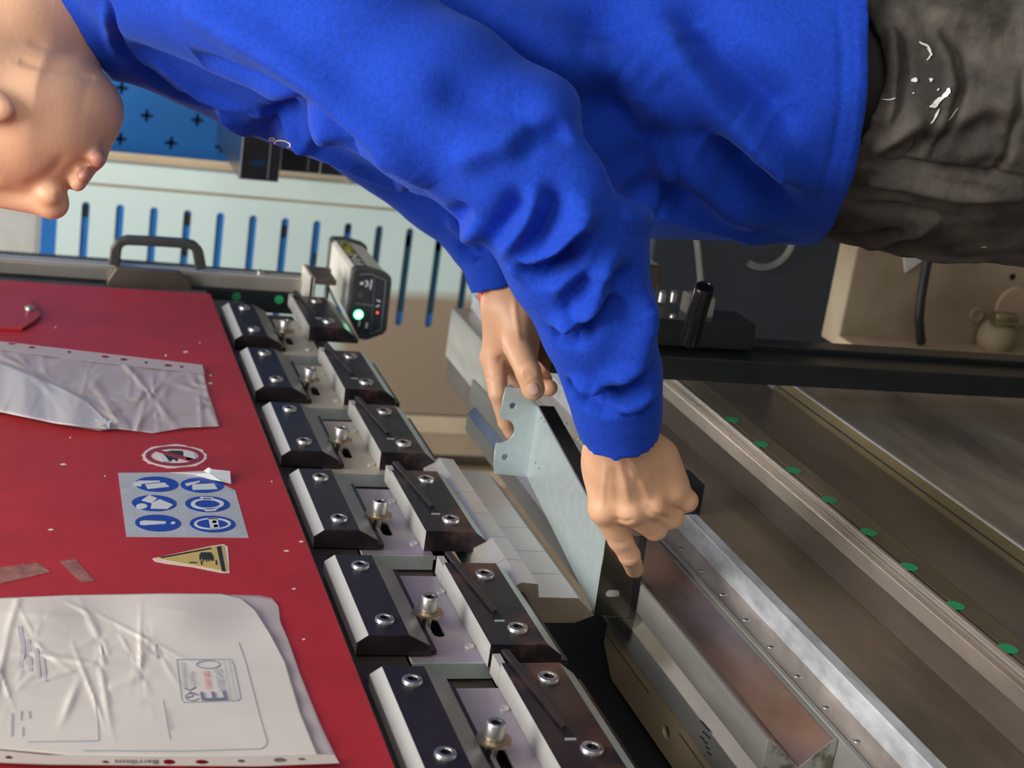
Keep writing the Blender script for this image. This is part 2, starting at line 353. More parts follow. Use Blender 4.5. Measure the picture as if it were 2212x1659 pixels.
# bed blocks
bd = thing('press_brake_bed', 'long browned steel lower bed of the press brake in stepped layers', 'machine', (-.6, 1.1, 0))
def strip(name, prof, mat, y0=Y0, y1=YF, bev=.0006, mb=None): return MB().ext(prof, 'y', y0, y1).build(name, mat, bd, bev)
zl1 = .9945
strip('die_rest', [(-.66, .93), (-.5505, .93), (-.5505, .9895), (-.66, .9895)], MT['beam'])
strip('clamp_ledge', [(-.6225, .990), (tz(1.1018, zl1), .990), (tz(1.1018, zl1), zl1), (-.6225, zl1)], MT['die'])
x1 = tz(1.1018, zl1); xs = x1 - .0003; z2 = zk(xs, 1.1535)
sc = strip('screw_strip', [(-.60, z2 - .01), (xs, z2 - .01), (xs, .9897), (-.60, .9897)], MT['dieV'])
for k in range(23):
    y = .80 + .0505 * k; z = zk(xs, 1.124)
    s = MB(); screw_mesh(s, (xs - .0005, y, z), (1, 0, 0), .0036, .0012); s.build('set_screw', [MT['steel'], MT['black']], sc, smooth=True)
x3 = z2 and tz(1.199, z2)
strip('scuffed_ledge', [(-.60, z2 - .012), (x3, z2 - .012), (x3, z2), (-.60, z2)], MT['whiteband'])
z4 = zk(x3, 1.3621)
strip('front_face', [(-.60, z4), (x3 - .0005, z4), (x3 - .0005, z2 - .0005), (-.60, z2 - .0005)], MT['brown'])
x5 = tz(1.4407, z4)
YN = 1.66
def yn(x): return min(2.06, -x / .296)
strip('lower_ledge', [(-.60, z4 - .01), (x5, z4 - .01), (x5, z4), (-.60, z4)], MT['brown2'], Y0, yn(x5))
MB().box(-.60, x5 - .021, Y0, 1.60, 0, z4 - .0105).build('bed_body', MT['brown2'], bd)
# linear rail fixed to the bed
gr = thing('guide_rail', 'polished steel linear guide rail running along the front of the bed', 'machine part', (x5, 1.0, z4 - .08))
xr0 = x5 + .004; zr0 = zk(xr0, 1.446)
prr = [(-.42, zr0), (xr0, zr0), (xr0 + .003, zr0)]
zA = zk(xr0, 1.446); xB = tz(1.4813, zA); zB = zk(xB, 1.503); xC = xB + .004; zC = zk(xC, 1.5223)
MB().ext([(x5 + .0005, zA), (xB, zA), (xB, zA - .03), (x5 + .0005, zA - .03)], 'y', Y0, yn(xC)).build('rail_top', MT['railst'], gr, .001)
MB().ext([(xB + .0002, zB), (xC, zB), (xC, zB - .03), (xB + .0002, zB - .03)], 'y', Y0, yn(xC)).build('rail_side', MT['die'], gr, .0008)
xD = xC + .0035; zD = zk(xD, 1.536)
MB().ext([(xC + .0002, zk(xD, 1.5225)), (xD, zk(xD, 1.5225)), (xD, zk(xD, 1.531)), (xC + .0002, zk(xD, 1.531))], 'y', Y0, yn(xC)).build('rail_lip', MT['railst'], gr, .0005)
xE = xD - .001; zE1 = zk(xE, 1.588)
ds = strip('marker_strip', [(xE - .02, zE1), (xE, zE1), (xE, zk(xE, 1.540)), (xE - .02, zk(xE, 1.540))], MT['brown'], Y0, yn(xE))
x_b = xE - .0005
for k, p in enumerate([(1583, 906), (1645, 959), (1715, 1016), (1792, 1079), (1877, 1149), (1964, 1224), (2064, 1308), (2178, 1401)]):
    q = A(*p, 0, xE + .0004)
    MB().lathe((xE, q[1], q[2]), (1, 0, 0), [(.0078, 0), (.0078, .0006), (.0076, .0007)], 28).build('marker_dot', MT['green'], ds)
z6 = zk(x_b, 1.7672)
strip('apron_upper', [(-.60, z6), (x_b, z6), (x_b, zE1 - .0005), (-.60, zE1 - .0005)], MT['brown2'], Y0, yn(x_b))
x7 = tz(1.8384, z6)
strip('brass_step', [(-.60, z6 - .02), (x7, z6 - .02), (x7, z6), (-.60, z6)], MT['gold'], Y0, yn(x7))
MB().box(x7 - .012, x7 - .0115 + .001, Y0, yn(x7), z6 + .0001, z6 + .0006).build('step_groove', MT['black'], bd)
MB().box(-.56, x7 + .0006, Y0, yn(x7) - .01, .04, z6 - .002).build('apron_lower', MT['bigplate'], bd, .001)
MB().box(x7 - .001, x7 + .0012, Y0, yn(x7), z6 - .0035, z6 - .0003).build('bright_edge', MT['edge'], bd)
# ================================================================= background
YP = 3.0
def bp(px, py, y=YP): return A(px, py, 1, y)
sp_ = thing('slotted_panel', 'white upright panel with a column of horizontal slots behind the press brake', 'panel', (-.8, YP, .0))
# panel colour: white paint, blending to tan over the lower left corner
mw = M('white_panel_with_tan_corner', (.62, .72, .67), 0, .5)
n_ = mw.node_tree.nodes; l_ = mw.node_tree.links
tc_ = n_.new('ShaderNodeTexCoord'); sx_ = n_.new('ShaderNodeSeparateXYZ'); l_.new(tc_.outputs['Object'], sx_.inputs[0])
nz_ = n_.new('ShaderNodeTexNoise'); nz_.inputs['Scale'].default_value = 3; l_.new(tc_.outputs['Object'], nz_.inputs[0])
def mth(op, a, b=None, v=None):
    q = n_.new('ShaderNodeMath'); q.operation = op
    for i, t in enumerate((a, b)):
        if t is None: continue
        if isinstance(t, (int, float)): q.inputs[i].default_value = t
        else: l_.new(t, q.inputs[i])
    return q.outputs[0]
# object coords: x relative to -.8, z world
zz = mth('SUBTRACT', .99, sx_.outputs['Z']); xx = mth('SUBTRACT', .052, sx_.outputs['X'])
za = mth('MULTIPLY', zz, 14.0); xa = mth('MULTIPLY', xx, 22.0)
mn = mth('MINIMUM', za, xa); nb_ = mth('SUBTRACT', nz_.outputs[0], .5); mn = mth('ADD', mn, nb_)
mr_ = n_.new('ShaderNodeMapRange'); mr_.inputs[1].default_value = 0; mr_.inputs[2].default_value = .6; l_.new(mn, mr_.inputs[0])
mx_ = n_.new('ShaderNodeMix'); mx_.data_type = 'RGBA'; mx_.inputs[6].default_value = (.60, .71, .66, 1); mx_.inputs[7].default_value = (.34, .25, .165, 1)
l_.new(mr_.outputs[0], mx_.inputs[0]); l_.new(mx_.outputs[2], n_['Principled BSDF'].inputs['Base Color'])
holes = [slot(-.7265, 1.4775 - .0632 * k, .205, .0074) for k in range(0, 15)]
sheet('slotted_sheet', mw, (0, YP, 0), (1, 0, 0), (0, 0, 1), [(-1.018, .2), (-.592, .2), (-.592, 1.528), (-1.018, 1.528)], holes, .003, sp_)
MB().box(-.583, -.5425, YP - .02, YP + .0015, .2, 1.6).build('edge_post', MT['wpanel'], sp_, .002)
MB().box(-.592, -.583, YP - .0005, YP + .0012, .2, 1.6).build('groove', MT['tan'], sp_)
MB().box(-.541, -.524, YP - .004, YP + .0015, .2, 1.75).build('wood_trim', MT['tanlight'], sp_, .001)
bb = thing('blue_cabinet', 'bright blue cabinet body seen through the slots of the white panel', 'cabinet', (-.8, 3.15, 0))
MB().box(-1.02, -.59, 3.0036, 3.13, 0, 1.5555).build('cabinet_body', MT['blue'], bb)
k = 0
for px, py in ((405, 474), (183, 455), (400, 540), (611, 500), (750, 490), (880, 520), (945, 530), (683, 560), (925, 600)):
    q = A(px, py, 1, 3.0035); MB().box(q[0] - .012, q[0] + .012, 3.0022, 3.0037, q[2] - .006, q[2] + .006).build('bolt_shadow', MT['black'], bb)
MB().box(-.80, -.60, 3.0022, 3.0037, .40, .93).build('navy_inner_panel', MT['bluedark'], bb)
wp = thing('tan_door_frame', 'tan and light wood upright boards left of the slotted panel', 'frame', (-1.07, 3.0, 0))
for xa_, xb_, mt_, ya_ in ((-1.060, -1.022, 'tanlight', 3.0), (-1.112, -1.061, 'tan', 3.01), (-1.15, -1.113, 'brown2', 3.05), (-1.185, -1.151, 'tanlight', 3.02), (-1.6, -1.186, 'tan', 3.06)):
    MB().box(xa_, xb_, ya_, ya_ + .05, 0, 1.53).build('board', MT[mt_], wp)
# blue perforated tool board
YB = 3.15
pf = thing('perforated_board', 'blue tool board with cross-shaped holes behind the bowed face', 'tool board', (-.3, YB, 1))
a_ = (A(317, 250, 1, YB) - A(263, 190, 1, YB)); b_ = (A(260, 300, 1, YB) - A(317, 250, 1, YB)); p0 = A(263, 190, 1, YB)
hs = []
def cross(cx, cz, s=.0125, t=.0032):
    pts = []
    for k in range(4):
        a = k * math.pi / 2; c, s_ = math.cos(a), math.sin(a)
        for x, y in ((t, -t), (s, -t * .8), (s, t * .8)): pts.append((cx + x * c - y * s_, cz + x * s_ + y * c))
    return pts
for i in range(-6, 12):
    for j in range(-8, 9):
        q = p0 + a_ * i + b_ * j
        if -.54 < q[0] < -.30 and 1.2 < q[2] < 1.62: hs.append(cross(q[0], q[2]))
sheet('board', MT['blue'], (0, YB, 0), (1, 0, 0), (0, 0, 1), [(-.57, .96), (.4, .96), (.4, 1.72), (-.57, 1.72)], hs, .002, pf)
MB().box(-.57, .4, YB + .022, YB + .03, .96, 1.72).build('backing', MT['black'], pf)
# grey wall piece and white post top left
MB().box(-1.2, -.50, 3.62, 3.66, 1.56, 2.3).build('x', MT['beige'])
bpy.data.objects['x'].name = 'trim_1'; bpy.data.objects['trim_1']['kind'] = 'structure'
# ---------------------------------------------------------------- black slotted brackets on the tool board
def bracket(quad, y, back, label, slotpx=None):
    P = [A(px, py, 1, y) for px, py in quad]; x0, x1 = min(p[0] for p in P), max(p[0] for p in P); z0, z1 = min(p[2] for p in P), max(p[2] for p in P)
    t = thing('channel_bracket', label, 'bracket', ((x0 + x1) / 2, y, z0), 'black brackets stacked on the blue tool board')
    hs = []
    if slotpx: q = A(*slotpx, 1, y); hs = [slot(q[0], q[2], .022, .0055, math.pi / 2 * 1.0)]
    sheet('front_flange', MT['blackgloss'], (0, y, 0), (1, 0, 0), (0, 0, 1), [(x0, z0), (x1 + .12, z0), (x1 + .12, z1), (x0, z1)], hs, .0025, t)
    MB().box(x0, x1 + .12, y + .002, y + back, z1 - .003, z1).build('top_flange', MT['blackgloss'], t)
    MB().box(x0, x0 + .003, y + .002, y + back, z0, z1 - .003).build('web', MT['blackgloss'], t)
    MB().box(x0 + .0001, x1 + .12, y - .0018, y - .0012, z1 - .0012, z1).box(x0, x0 + .0012, y - .0018, y - .0012, z0, z1).box(x0 + .004, x1 + .12, y - .0018, y - .0012, (z0 * .72 + z1 * .28) - .0006, (z0 * .72 + z1 * .28)).build('bright_edges', MT['edge'], t)
bracket([(524, 300), (600, 320), (600, 394), (521, 386)], 2.45, .34, 'glossy black slotted bracket, leftmost and largest below the chin', (558, 352))
bracket([(607, 330), (686, 345), (686, 376), (608, 368)], 2.50, .645, 'glossy black bracket, second from the chin, higher edge')
bracket([(692, 350), (756, 360), (756, 383), (692, 374)], 2.50, .645, 'glossy black bracket, third from the chin')
bracket([(763, 360), (832, 372), (832, 401), (763, 396)], 2.50, .645, 'glossy black bracket, nearest the elbow of the blue sleeve')

# ================================================================= scanner arm at the far end of the ram
YA = 2.14
ar = thing('scanner_arm', 'vertical aluminium rail with black grip handle beside the red ram', 'rail', (-.52, YA, 1.15))
def ya(px, py, y=YA): return A(px, py, 1, y)
xw = ya(0, 563)[0]; xw2 = ya(0, 590)[0]
MB().box(xw2, xw, YA, YA + .03, 1.19, 2.3).build('rail_body', MT['alu'], ar, .001)
MB().box(xw + .0005, xw + .004, YA + .004, YA + .028, 1.19, 2.3).build('rail_insert', MT['aluw'], ar)
tm = MB(); z = 1.345
while z < 1.66: tm.box(xw + .004, xw + .0065, YA + .024, YA + .034, z, z + .0022); z += .0042
tm.box(xw + .003, xw + .0045, YA + .024, YA + .034, 1.20, 1.67)
tm.build('toothed_rack', MT['plastic'], ar)
xd1 = ya(0, 592)[0]; 
MB().box(xd1 - .03, xd1 - .001, YA - .004, YA + .03, 1.205, 2.3).build('scale_bar', MT['bar'], ar, .001)
for px, py, mt_ in ((604, 635, 'green'), (512, 632, 'greend'), (420, 605, 'greend'), (219, 610, 'greend'), (120, 603, 'greend'), (14, 597, 'greend')):
    q = ya(px, py, YA - .0045); MB().lathe((min(q[0], xd1 - .009), YA - .004, q[2]), (0, -1, 0), [(.0062, 0), (.0062, .0006)], 20).build('marker_dot', MT[mt_], ar)
G = [ya(*p, YA + .0) for p in ((246, 572), (250, 540), (258, 524), (275, 519), (340, 522), (400, 526), (418, 530), (427, 542), (434, 580))]
gm = MB(); G = [Vector(g) for g in G]
lo_ = []
for i, q in enumerate(G):
    t_ = (G[min(i + 1, len(G) - 1)] - G[max(i - 1, 0)]).normalized(); nn_ = Vector((0, 1, 0)).cross(t_).normalized(); hw = .0058 if 1 < i < 7 else .0075
    lo_.append([q + nn_ * hw + Vector((0, -.008, 0)), q + nn_ * hw + Vector((0, .012, 0)), q - nn_ * hw + Vector((0, .012, 0)), q - nn_ * hw + Vector((0, -.008, 0))])
gm.loft(lo_).build('grip_handle', MT['plastic'], ar, .003, seg=3)
q = [ya(*p, YA - .006) for p in ((250, 573), (385, 583), (408, 603), (415, 632), (228, 621), (232, 600))]
MB().loft([[(p[0], YA - .018, p[2]) for p in q], [(p[0], YA - .0045, p[2]) for p in q]]).build('slide_block', MT['brown2'], ar, .002)
qb = ya(568, 571); MB().lathe((xw + .004, YA + .015, qb[2]), (1, 0, 0), [(.006, 0), (.006, .004), (.004, .005)], 14).build('stud', MT['steel'], ar, smooth=True)
# scanner box
YS = 2.06
sb = thing('laser_scanner_box', 'grey safety scanner box with glowing green light at the end of the ram', 'sensor', (-.55, YS, 1.10))
fr = [(763, 586), (770, 580), (800, 581), (836, 592), (846, 600), (847, 612), (836, 714), (829, 723), (793, 736), (776, 734), (760, 700), (752, 684)]
def fo(px, py, y=YS): return A(px, py, 1, y)
F = [fo(*p) for p in fr]; yb = A(727, 518, 0, F[0][0])[1]
cen = sum(F) / len(F)
def ring(sc, y): return [(cen[0] + (p[0] - cen[0]) * sc, y, cen[2] + (p[2] - cen[2]) * sc) for p in F]
MB().loft([ring(.97, YS), ring(1, YS + .003), ring(1, YS + .018), ring(.95, YS + .019)]).build('front_cap', MT['plastic'], sb, .001)
MB().loft([ring(.94, YS + .0185), ring(.94, yb - .014)]).build('housing', MT['beige'], sb)
MB().loft([ring(.99, yb - .014), ring(1.03, yb - .011), ring(1.03, yb)]).build('rear_cap', MT['plastic'], sb, .001)
stq = [(774, 592), (802, 591), (836, 605), (835, 640), (824, 712), (800, 722), (772, 716), (765, 690), (766, 647)]
S = [fo(*p, YS - .0006) for p in stq]
stc = MB().loft([[(p[0], YS - .0008, p[2]) for p in S], [(p[0], YS + .0005, p[2]) for p in S]]).build('front_label', MT['plastic2'], sb)
def poly(name, pts, mat, parent, ax, v0, v1):
    loops = []
    for v in (v0, v1):
        L_ = []
        for p in pts:
            q = list(p); q[ax] = v; L_.append(q)
        loops.append(L_)
    return MB().loft(loops).build(name, mat, parent)
def pdisc(name, px, py, r, mat, h=.0006, parent=sb): c = fo(px, py, YS); return MB().lathe((c[0], YS - .0008, c[2]), (0, -1, 0), [(r, 0), (r, h), (r * .7, h * 1.3)], 22).build(name, mat, parent)
pdisc('green_lamp', 774, 679, .0064, MT['ledg'], .001); pdisc('lamp_core', 774, 679, .0045, MT['ledw'], .0016)
pdisc('red_lamp', 815, 675, .0017, MT['ledr'], .0008); pdisc('dark_lamp', 779, 637, .0042, MT['brown2'], .0006)
for q in ([(812, 602), (829, 606)],):
    pass
ln = MB()
def strk(mb, p, q, w_, y): 
    a, b = fo(*p, y), fo(*q, y); d = b - a; d /= np.linalg.norm(d); n2 = np.array([-d[2], 0, d[0]]) * w_ / 2
    mb.loft([[a + n2, a - n2, b - n2, b + n2], [x_ + np.array([0, -.0004, 0]) for x_ in (a + n2, a - n2, b - n2, b + n2)]])
for a, b in (((776, 593), (801, 592)), ((801, 592), (834, 606)), ((834, 606), (823, 711)), ((823, 711), (800, 721)), ((810, 600), (801, 718)), ((767, 655), (806, 660))): strk(ln, a, b, .0007 if a != (810, 600) else .0003, YS - .0009)
ln.build('label_lines', MT['gprint'], sb)
ic = MB()
for a, b, w_ in (((778, 612), (785, 612), .004), ((789, 619), (794, 616), .003), ((794, 608), (794, 619), .0028), ((789, 607), (794, 608), .0025), ((803, 604), (800, 625), .002), ((814, 648), (822, 652), .002), ((812, 662), (820, 660), .002), ((775, 705), (777, 692), .0022), ((791, 709), (793, 697), .0035)): strk(ic, a, b, w_, YS - .0009)
ic.build('label_icons', MT['white'], sb)
# side label with the maker's lettering
def text_mesh(txt, mat, P0, PX, PH, parent, name='lettering', th=0.0003, font_shear=0):
    """text laid so that its box starts at P0, runs to PX and rises to PH (3-D points)"""
    cu = bpy.data.curves.new('t', 'FONT'); cu.body = txt; cu.size = 1; co = bpy.data.objects.new('t', cu); COL.objects.link(co); bpy.context.view_layer.update()
    me = bpy.data.meshes.new_from_object(co.evaluated_get(bpy.context.evaluated_depsgraph_get())); bpy.data.objects.remove(co)
    v = np.array([x_.co[:] for x_ in me.vertices]); mn_, mx2 = v.min(0), v.max(0)
    P0, PX, PH = (np.array([float(c) for c in q]) for q in (P0, PX, PH)); off = wloc(parent)
    for x_, c in zip(me.vertices, v):
        u, h = (c[0] - mn_[0]) / (mx2[0] - mn_[0]), (c[1] - mn_[1]) / (mx2[1] - mn_[1]); x_.co = tuple(P0 + (PX - P0) * u + (PH - P0) * h - off)
    me.materials.clear(); me.materials.append(mat); return link(bpy.data.objects.new(name, me), parent)
R0, R1 = np.array(ring(.94, 0)[1]), np.array(ring(.94, 0)[2]); 
nrm = np.cross(np.array([0, 1, 0]), R1 - R0); nrm /= np.linalg.norm(nrm); nrm *= (1 if nrm[0] > 0 else -1)
def lf(u, y, h=.0008): p = R0 + (R1 - R0) * u; return np.array([p[0], y, p[2]]) + nrm * h   # u from top edge down
yl0, yl1 = YS + .025, yb - .022
MB().loft([[lf(.12, yl0, .0002), lf(1.0, yl0, .0002), lf(1.0, yl1, .0002), lf(.12, yl1, .0002)], [lf(.12, yl0), lf(1.0, yl0), lf(1.0, yl1), lf(.12, yl1)]]).build('side_label', MT['stblack'], sb)
ym = yl0 + (yl1 - yl0) * .45
text_mesh('FIN', MT['white'], lf(.88, yl0 + .006, .001), lf(.88, ym - .002, .001), lf(.22, yl0 + .006, .001), sb)
text_mesh('PRO', MT['yellow'], lf(.9, ym + .002, .001), lf(.9, yl1 - .006, .001), lf(.2, ym + .002, .001), sb)
# mounting bracket between rail and scanner
mbk = MB(); 
q0 = fo(675, 552, 2.10); q1 = fo(722, 560, 2.10); qL = fo(690, 640, 2.06); qR = fo(732, 640, 2.06)
mbk.box(-.598, -.512, 2.075, 2.150, q0[2] - .004, q0[2])
mbk.box(-.522, -.514, 2.075, 2.150, q1[2] - .002, q0[2] - .004)
mbk.box(-.600, -.592, 2.075, 2.150, q1[2] - .002, q0[2] - .004)
mbk.box(-.598, -.512, 2.13, 2.150, q1[2] - .004, q1[2] - .0005)
mbk.build('mounting_bracket', MT['brown2'], sb, .0012)
MB().box(-.600, -.512, 2.0735, 2.0748, q0[2] - .002, q0[2] + .004).box(-.6, -.512, 2.0735, 2.15, q0[2] + .0002, q0[2] + .0035).build('bracket_cover', MT['beige'], sb)

# ================================================================= black post and lever in front of the bed's far end
yp = 1.42
po = thing('black_side_post', 'black painted square post with bolted plates in front of the far bed end', 'post', (-.42, yp, 0))
xa0 = ya(1430, 820, yp)[0]; xa1 = ya(1430, 770, yp)[0]
MB().box(xa0, xa1, yp, yp + .045, 0, 1.08).build('post', MT['bar'], po, .0015)
MB().box(xa0 + .004, xa1 + .006, yp + .0451, yp + .075, 0, .99).build('rear_post', MT['bar'], po, .0015)
lv = thing('clamping_lever', 'glossy black cylindrical lever grip sticking out beside the black post', 'handle', (-.39, yp, .93))
ba, to = ya(1487, 738, yp - .012), ya(1523, 618, yp - .045)
dd = Vector(to) - Vector(ba); L_ = dd.length
MB().lathe(ba, dd, [(.0098, 0), (.0102, .002), (.0102, L_ - .003), (.0094, L_ - .001), (.008, L_), (.007, L_), (.0065, L_ - .0008), (.0002, L_ - .0008)], 28).build('grip', MT['blackgloss'], lv, smooth=True)
q = ya(1440, 690, yp + .02)
MB().box(-.405, -.33, yp + .078, yp + .16, q[2] - .01, q[2] + .06).build('base_block', MT['brown2'], lv, .002)
q = ya(1468, 640, yp + .1); MB().box(q[0] - .02, q[0] + .012, yp + .05, yp + .077, q[2] - .02, q[2] + .008).build('spacer_block', MT['alu'], lv, .001)
for px, py, r_ in ((1430, 640, .0045), (1455, 640, .0045), (1560, 710, .0055), (1623, 713, .0055), (1535, 720, .0035), (1452, 690, .004)):
    q = ya(px, py, yp + .04); MB().lathe((q[0] - .006, q[1], q[2]), (1, 0, 0), [(r_, 0), (r_, .010), (r_ * .7, .012)], 14).build('bolt', MT['steel'], lv, smooth=True)
MB().box(-.405, -.376, yp + .030, yp + .085, .845, .965).build('clamp_plate', MT['bar'], lv, .001)
# dark cabinet far behind
cb = thing('dark_grey_cabinet', 'dark grey control cabinet with cables behind the worker', 'cabinet', (-.3, 2.6, 0))
MB().box(-.76, .6, 2.6, 2.95, .0, .486).build('cabinet_body', MT['cab'], cb, .003)
MB().box(-.50, .6, 2.59, 2.6, .486, .492).box(-.50, .6, 2.57, 2.95, .4922, .60).build('white_top_edge', MT['wpanel'], cb)
for o_ in (0, .0065):
    pts = [A(1500 + o_ * 900, 505, 1, 2.58), A(1505 + o_ * 900, 545, 1, 2.58), A(1510 + o_ * 900, 600, 1, 2.58), A(1512 + o_ * 900, 650, 1, 2.58)]
    MB().tube(pts, .0018, 8).build('cable', MT['alu'], cb, smooth=True)
    cc = A(1655, 515, 1, 2.58); rr_ = .052 + o_
    pts = [(cc[0] - rr_ * math.cos(t), 2.58, cc[2] - rr_ * math.sin(t)) for t in np.linspace(-.5, 1.6, 16)]
    MB().tube(pts, .0018, 8).build('cable', MT['alu'], cb, smooth=True)
# dirty machine base bottom right
yr = 1.9
rb = thing('dirty_machine_base', 'stained tan machine base panel with pipe fitting below the worker', 'machine base', (-.3, yr, 0))
z_t = A(1838, 600, 1, yr)[2]
MB().box(x5 - .019 + .003, .5, yr, yr + .05, 0, z_t).build('base_panel', MT['rust'], rb, .003)
xq = A(2000, 735, 1, yr)[0]; MB().box(x5 - .019 + .003, xq, yr - .06, yr - .001, 0, z_t + .004).build('ledge', MT['tan'], rb, .002)
MB().tube([A(1990, 740, 1, yr - .03), A(1985, 690, 1, yr - .035), A(1990, 640, 1, yr - .03), A(2000, 580, 1, yr - .025), A(2015, 520, 1, yr - .02), A(2030, 450, 1, yr - .02)], .0068, 12).build('hose', MT['rubber'], rb, smooth=True)
pq = [A(*p, 1, yr - .004) for p in ((1948, 535), (1955, 588), (1975, 575), (2003, 553), (2003, 530))]
poly('paper_scrap', pq, MT['paper'], rb, 1, yr - .006, yr - .003)
for (px, py, r_, l_) in ((2168, 690, .011, .036),):
    q = A(px, py, 1, yr - .03); MB().lathe(q + np.array([0, 0, l_ / 2]), (0, 0, -1), [(r_ * .8, 0), (r_, .003), (r_, l_), (r_ * .8, l_ + .002)], 20).build('brass_fitting', MT['gold'], rb, smooth=True)
q = A(2165, 735, 1, yr - .03); MB().lathe(q + np.array([0, .02, 0]), (0, -1, 0), [(.030, 0), (.028, .015), (.02, .026), (.006, .032)], 24).build('valve_dome', MT['rust'], rb, smooth=True)
q = A(2108, 680, 1, yr); MB().lathe(q, (0, -1, 0), [(.010, 0), (.010, .004), (.007, .004), (.007, .001)], 20).build('pipe_boss', MT['tan'], rb, smooth=True)
q = A(2187, 598, 1, yr); MB().lathe(q, (0, -1, 0), [(.005, 0), (.005, .0006)], 16).build('hole', MT['black'], rb)
q = A(2190, 665, 1, yr); MB().lathe(q, (0, -1, 0), [(.032, 0), (.030, .005), (.01, .006)], 28).build('round_cover', MT['tan'], rb, smooth=True)

# dark housing behind the tools
bh = MB().box(-.98, -.668, .1, 1.36, .3, 1.16).build('back_gauge_housing', MT['black'])
tag(bh, 'black back gauge housing in the dark gap behind the tools', 'machine part')

# ================================================================= workpiece
wk = thing('bent_sheet_part', 'galvanised sheet channel with end flanges held under the punch in both hands', 'sheet metal part', (-.52, 1.3, 1.057))
zw = 1.094
N1, N2, F1, F2 = A(1310, 1155, 2, zw), A(1283, 1325, 2, zw), A(1160, 879, 2, zw), A(1138, 1030, 2, zw)
web = [N1, N2, F2, F1]; th = np.array([0, 0, .0015])
MB().loft([[p - th for p in web], web]).build('web', MT['galv'], wk)
u_ = (F1 - F2) / np.linalg.norm(F1 - F2); nF = np.cross(u_, [0, 0, 1]); 
fpx = [(1138, 1030), (1067, 1022), (1066, 1000), (1071, 957), (1079, 957), (1089, 955), (1101, 948), (1109, 938), (1111, 928), (1109, 918), (1103, 910), (1094, 906), (1080, 904), (1079, 901), (1085, 868), (1092, 836), (1123, 838), (1160, 879)]
def fpt(px, py): q = onplane(px, py, F2, nF); d = q - F2; return (float(d @ u_), float(d[2]))
h1, h2 = fpt(1107, 876), fpt(1090, 987)
sheet('end_flange', MT['galv'], F2, u_, (0, 0, 1), [fpt(*p) for p in fpx], [circ(*h1, .0034), circ(*h2, .0034)], .0015, wk)
uN = (N1 - N2) / np.linalg.norm(N1 - N2); nN = np.cross(uN, [0, 0, 1])
def npt(px, py): q = onplane(px, py, N2, nN); d = q - N2; return (float(d @ uN), float(d[2]))
hc = npt(1323, 1282)
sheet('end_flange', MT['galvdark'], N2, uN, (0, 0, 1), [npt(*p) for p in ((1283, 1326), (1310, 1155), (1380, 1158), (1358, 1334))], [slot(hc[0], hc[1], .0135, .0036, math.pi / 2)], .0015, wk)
Q = [onplane(*p, N2, nN) for p in ((1358.5, 1334), (1380, 1158), (1398, 1160), (1371, 1336))]
MB().loft([[q - nN * .0008 for q in Q], [q + nN * .0008 for q in Q]]).build('return_lip', MT['blackgloss'], wk)
Q = [onplane(*p, N2, nN) for p in ((1284, 1324), (1309, 1156), (1311, 1156), (1286, 1326))]
MB().loft([[q - nN * .0012 for q in Q], [q - nN * .0006 for q in Q]]).build('bright_edge', MT['edge'], wk)
# side flange turned down along the operator side, with bright top edge
dn = np.array([0, 0, -.018]); o1, o2 = N1 + (F1 - N1) * .0, F1
MB().loft([[o1, o2, o2 + dn, o1 + dn], [p + np.array([.0015, 0, 0]) for p in (o1, o2, o2 + dn, o1 + dn)]]).build('side_flange', MT['blackgloss'], wk)
MB().loft([[o1 + [0, 0, .0002], o2 + [0, 0, .0002], o2 + [0, 0, -.0014], o1 + [0, 0, -.0014]], [p for p in (o1 + [.0019, 0, .0002], o2 + [.0019, 0, .0002], o2 + [.0019, 0, -.0014], o1 + [.0019, 0, -.0014])]]).build('bright_edge', MT['edge'], wk)
for px, py in ((1169, 903), (1176, 911), (1157, 999), (1164, 1012)):
    q = A(px, py, 2, zw + .0002); MB().lathe(q, (0, 0, 1), [(.0011, 0), (.0011, .0002)], 10).build('pin_mark', MT['brown'], wk)
T = [onplane(*p, N2, nN) for p in ((1310, 1334), (1371, 1336), (1356, 1386))]
MB().loft([[q - nN * .0008 for q in T], [q + nN * .0008 for q in T]]).build('corner_lip', MT['galvdark'], wk)
# small black stop block on the bed
sbk = A(1500, 1045, 0, -.50)
tag(MB().box(-.530, -.497, sbk[1] - .008, sbk[1] + .032, sbk[2] - .008, sbk[2] + .009).build('stop_block', MT['bar'], None, .001), 'small black stop block on the bed behind the pointing hand', 'block')
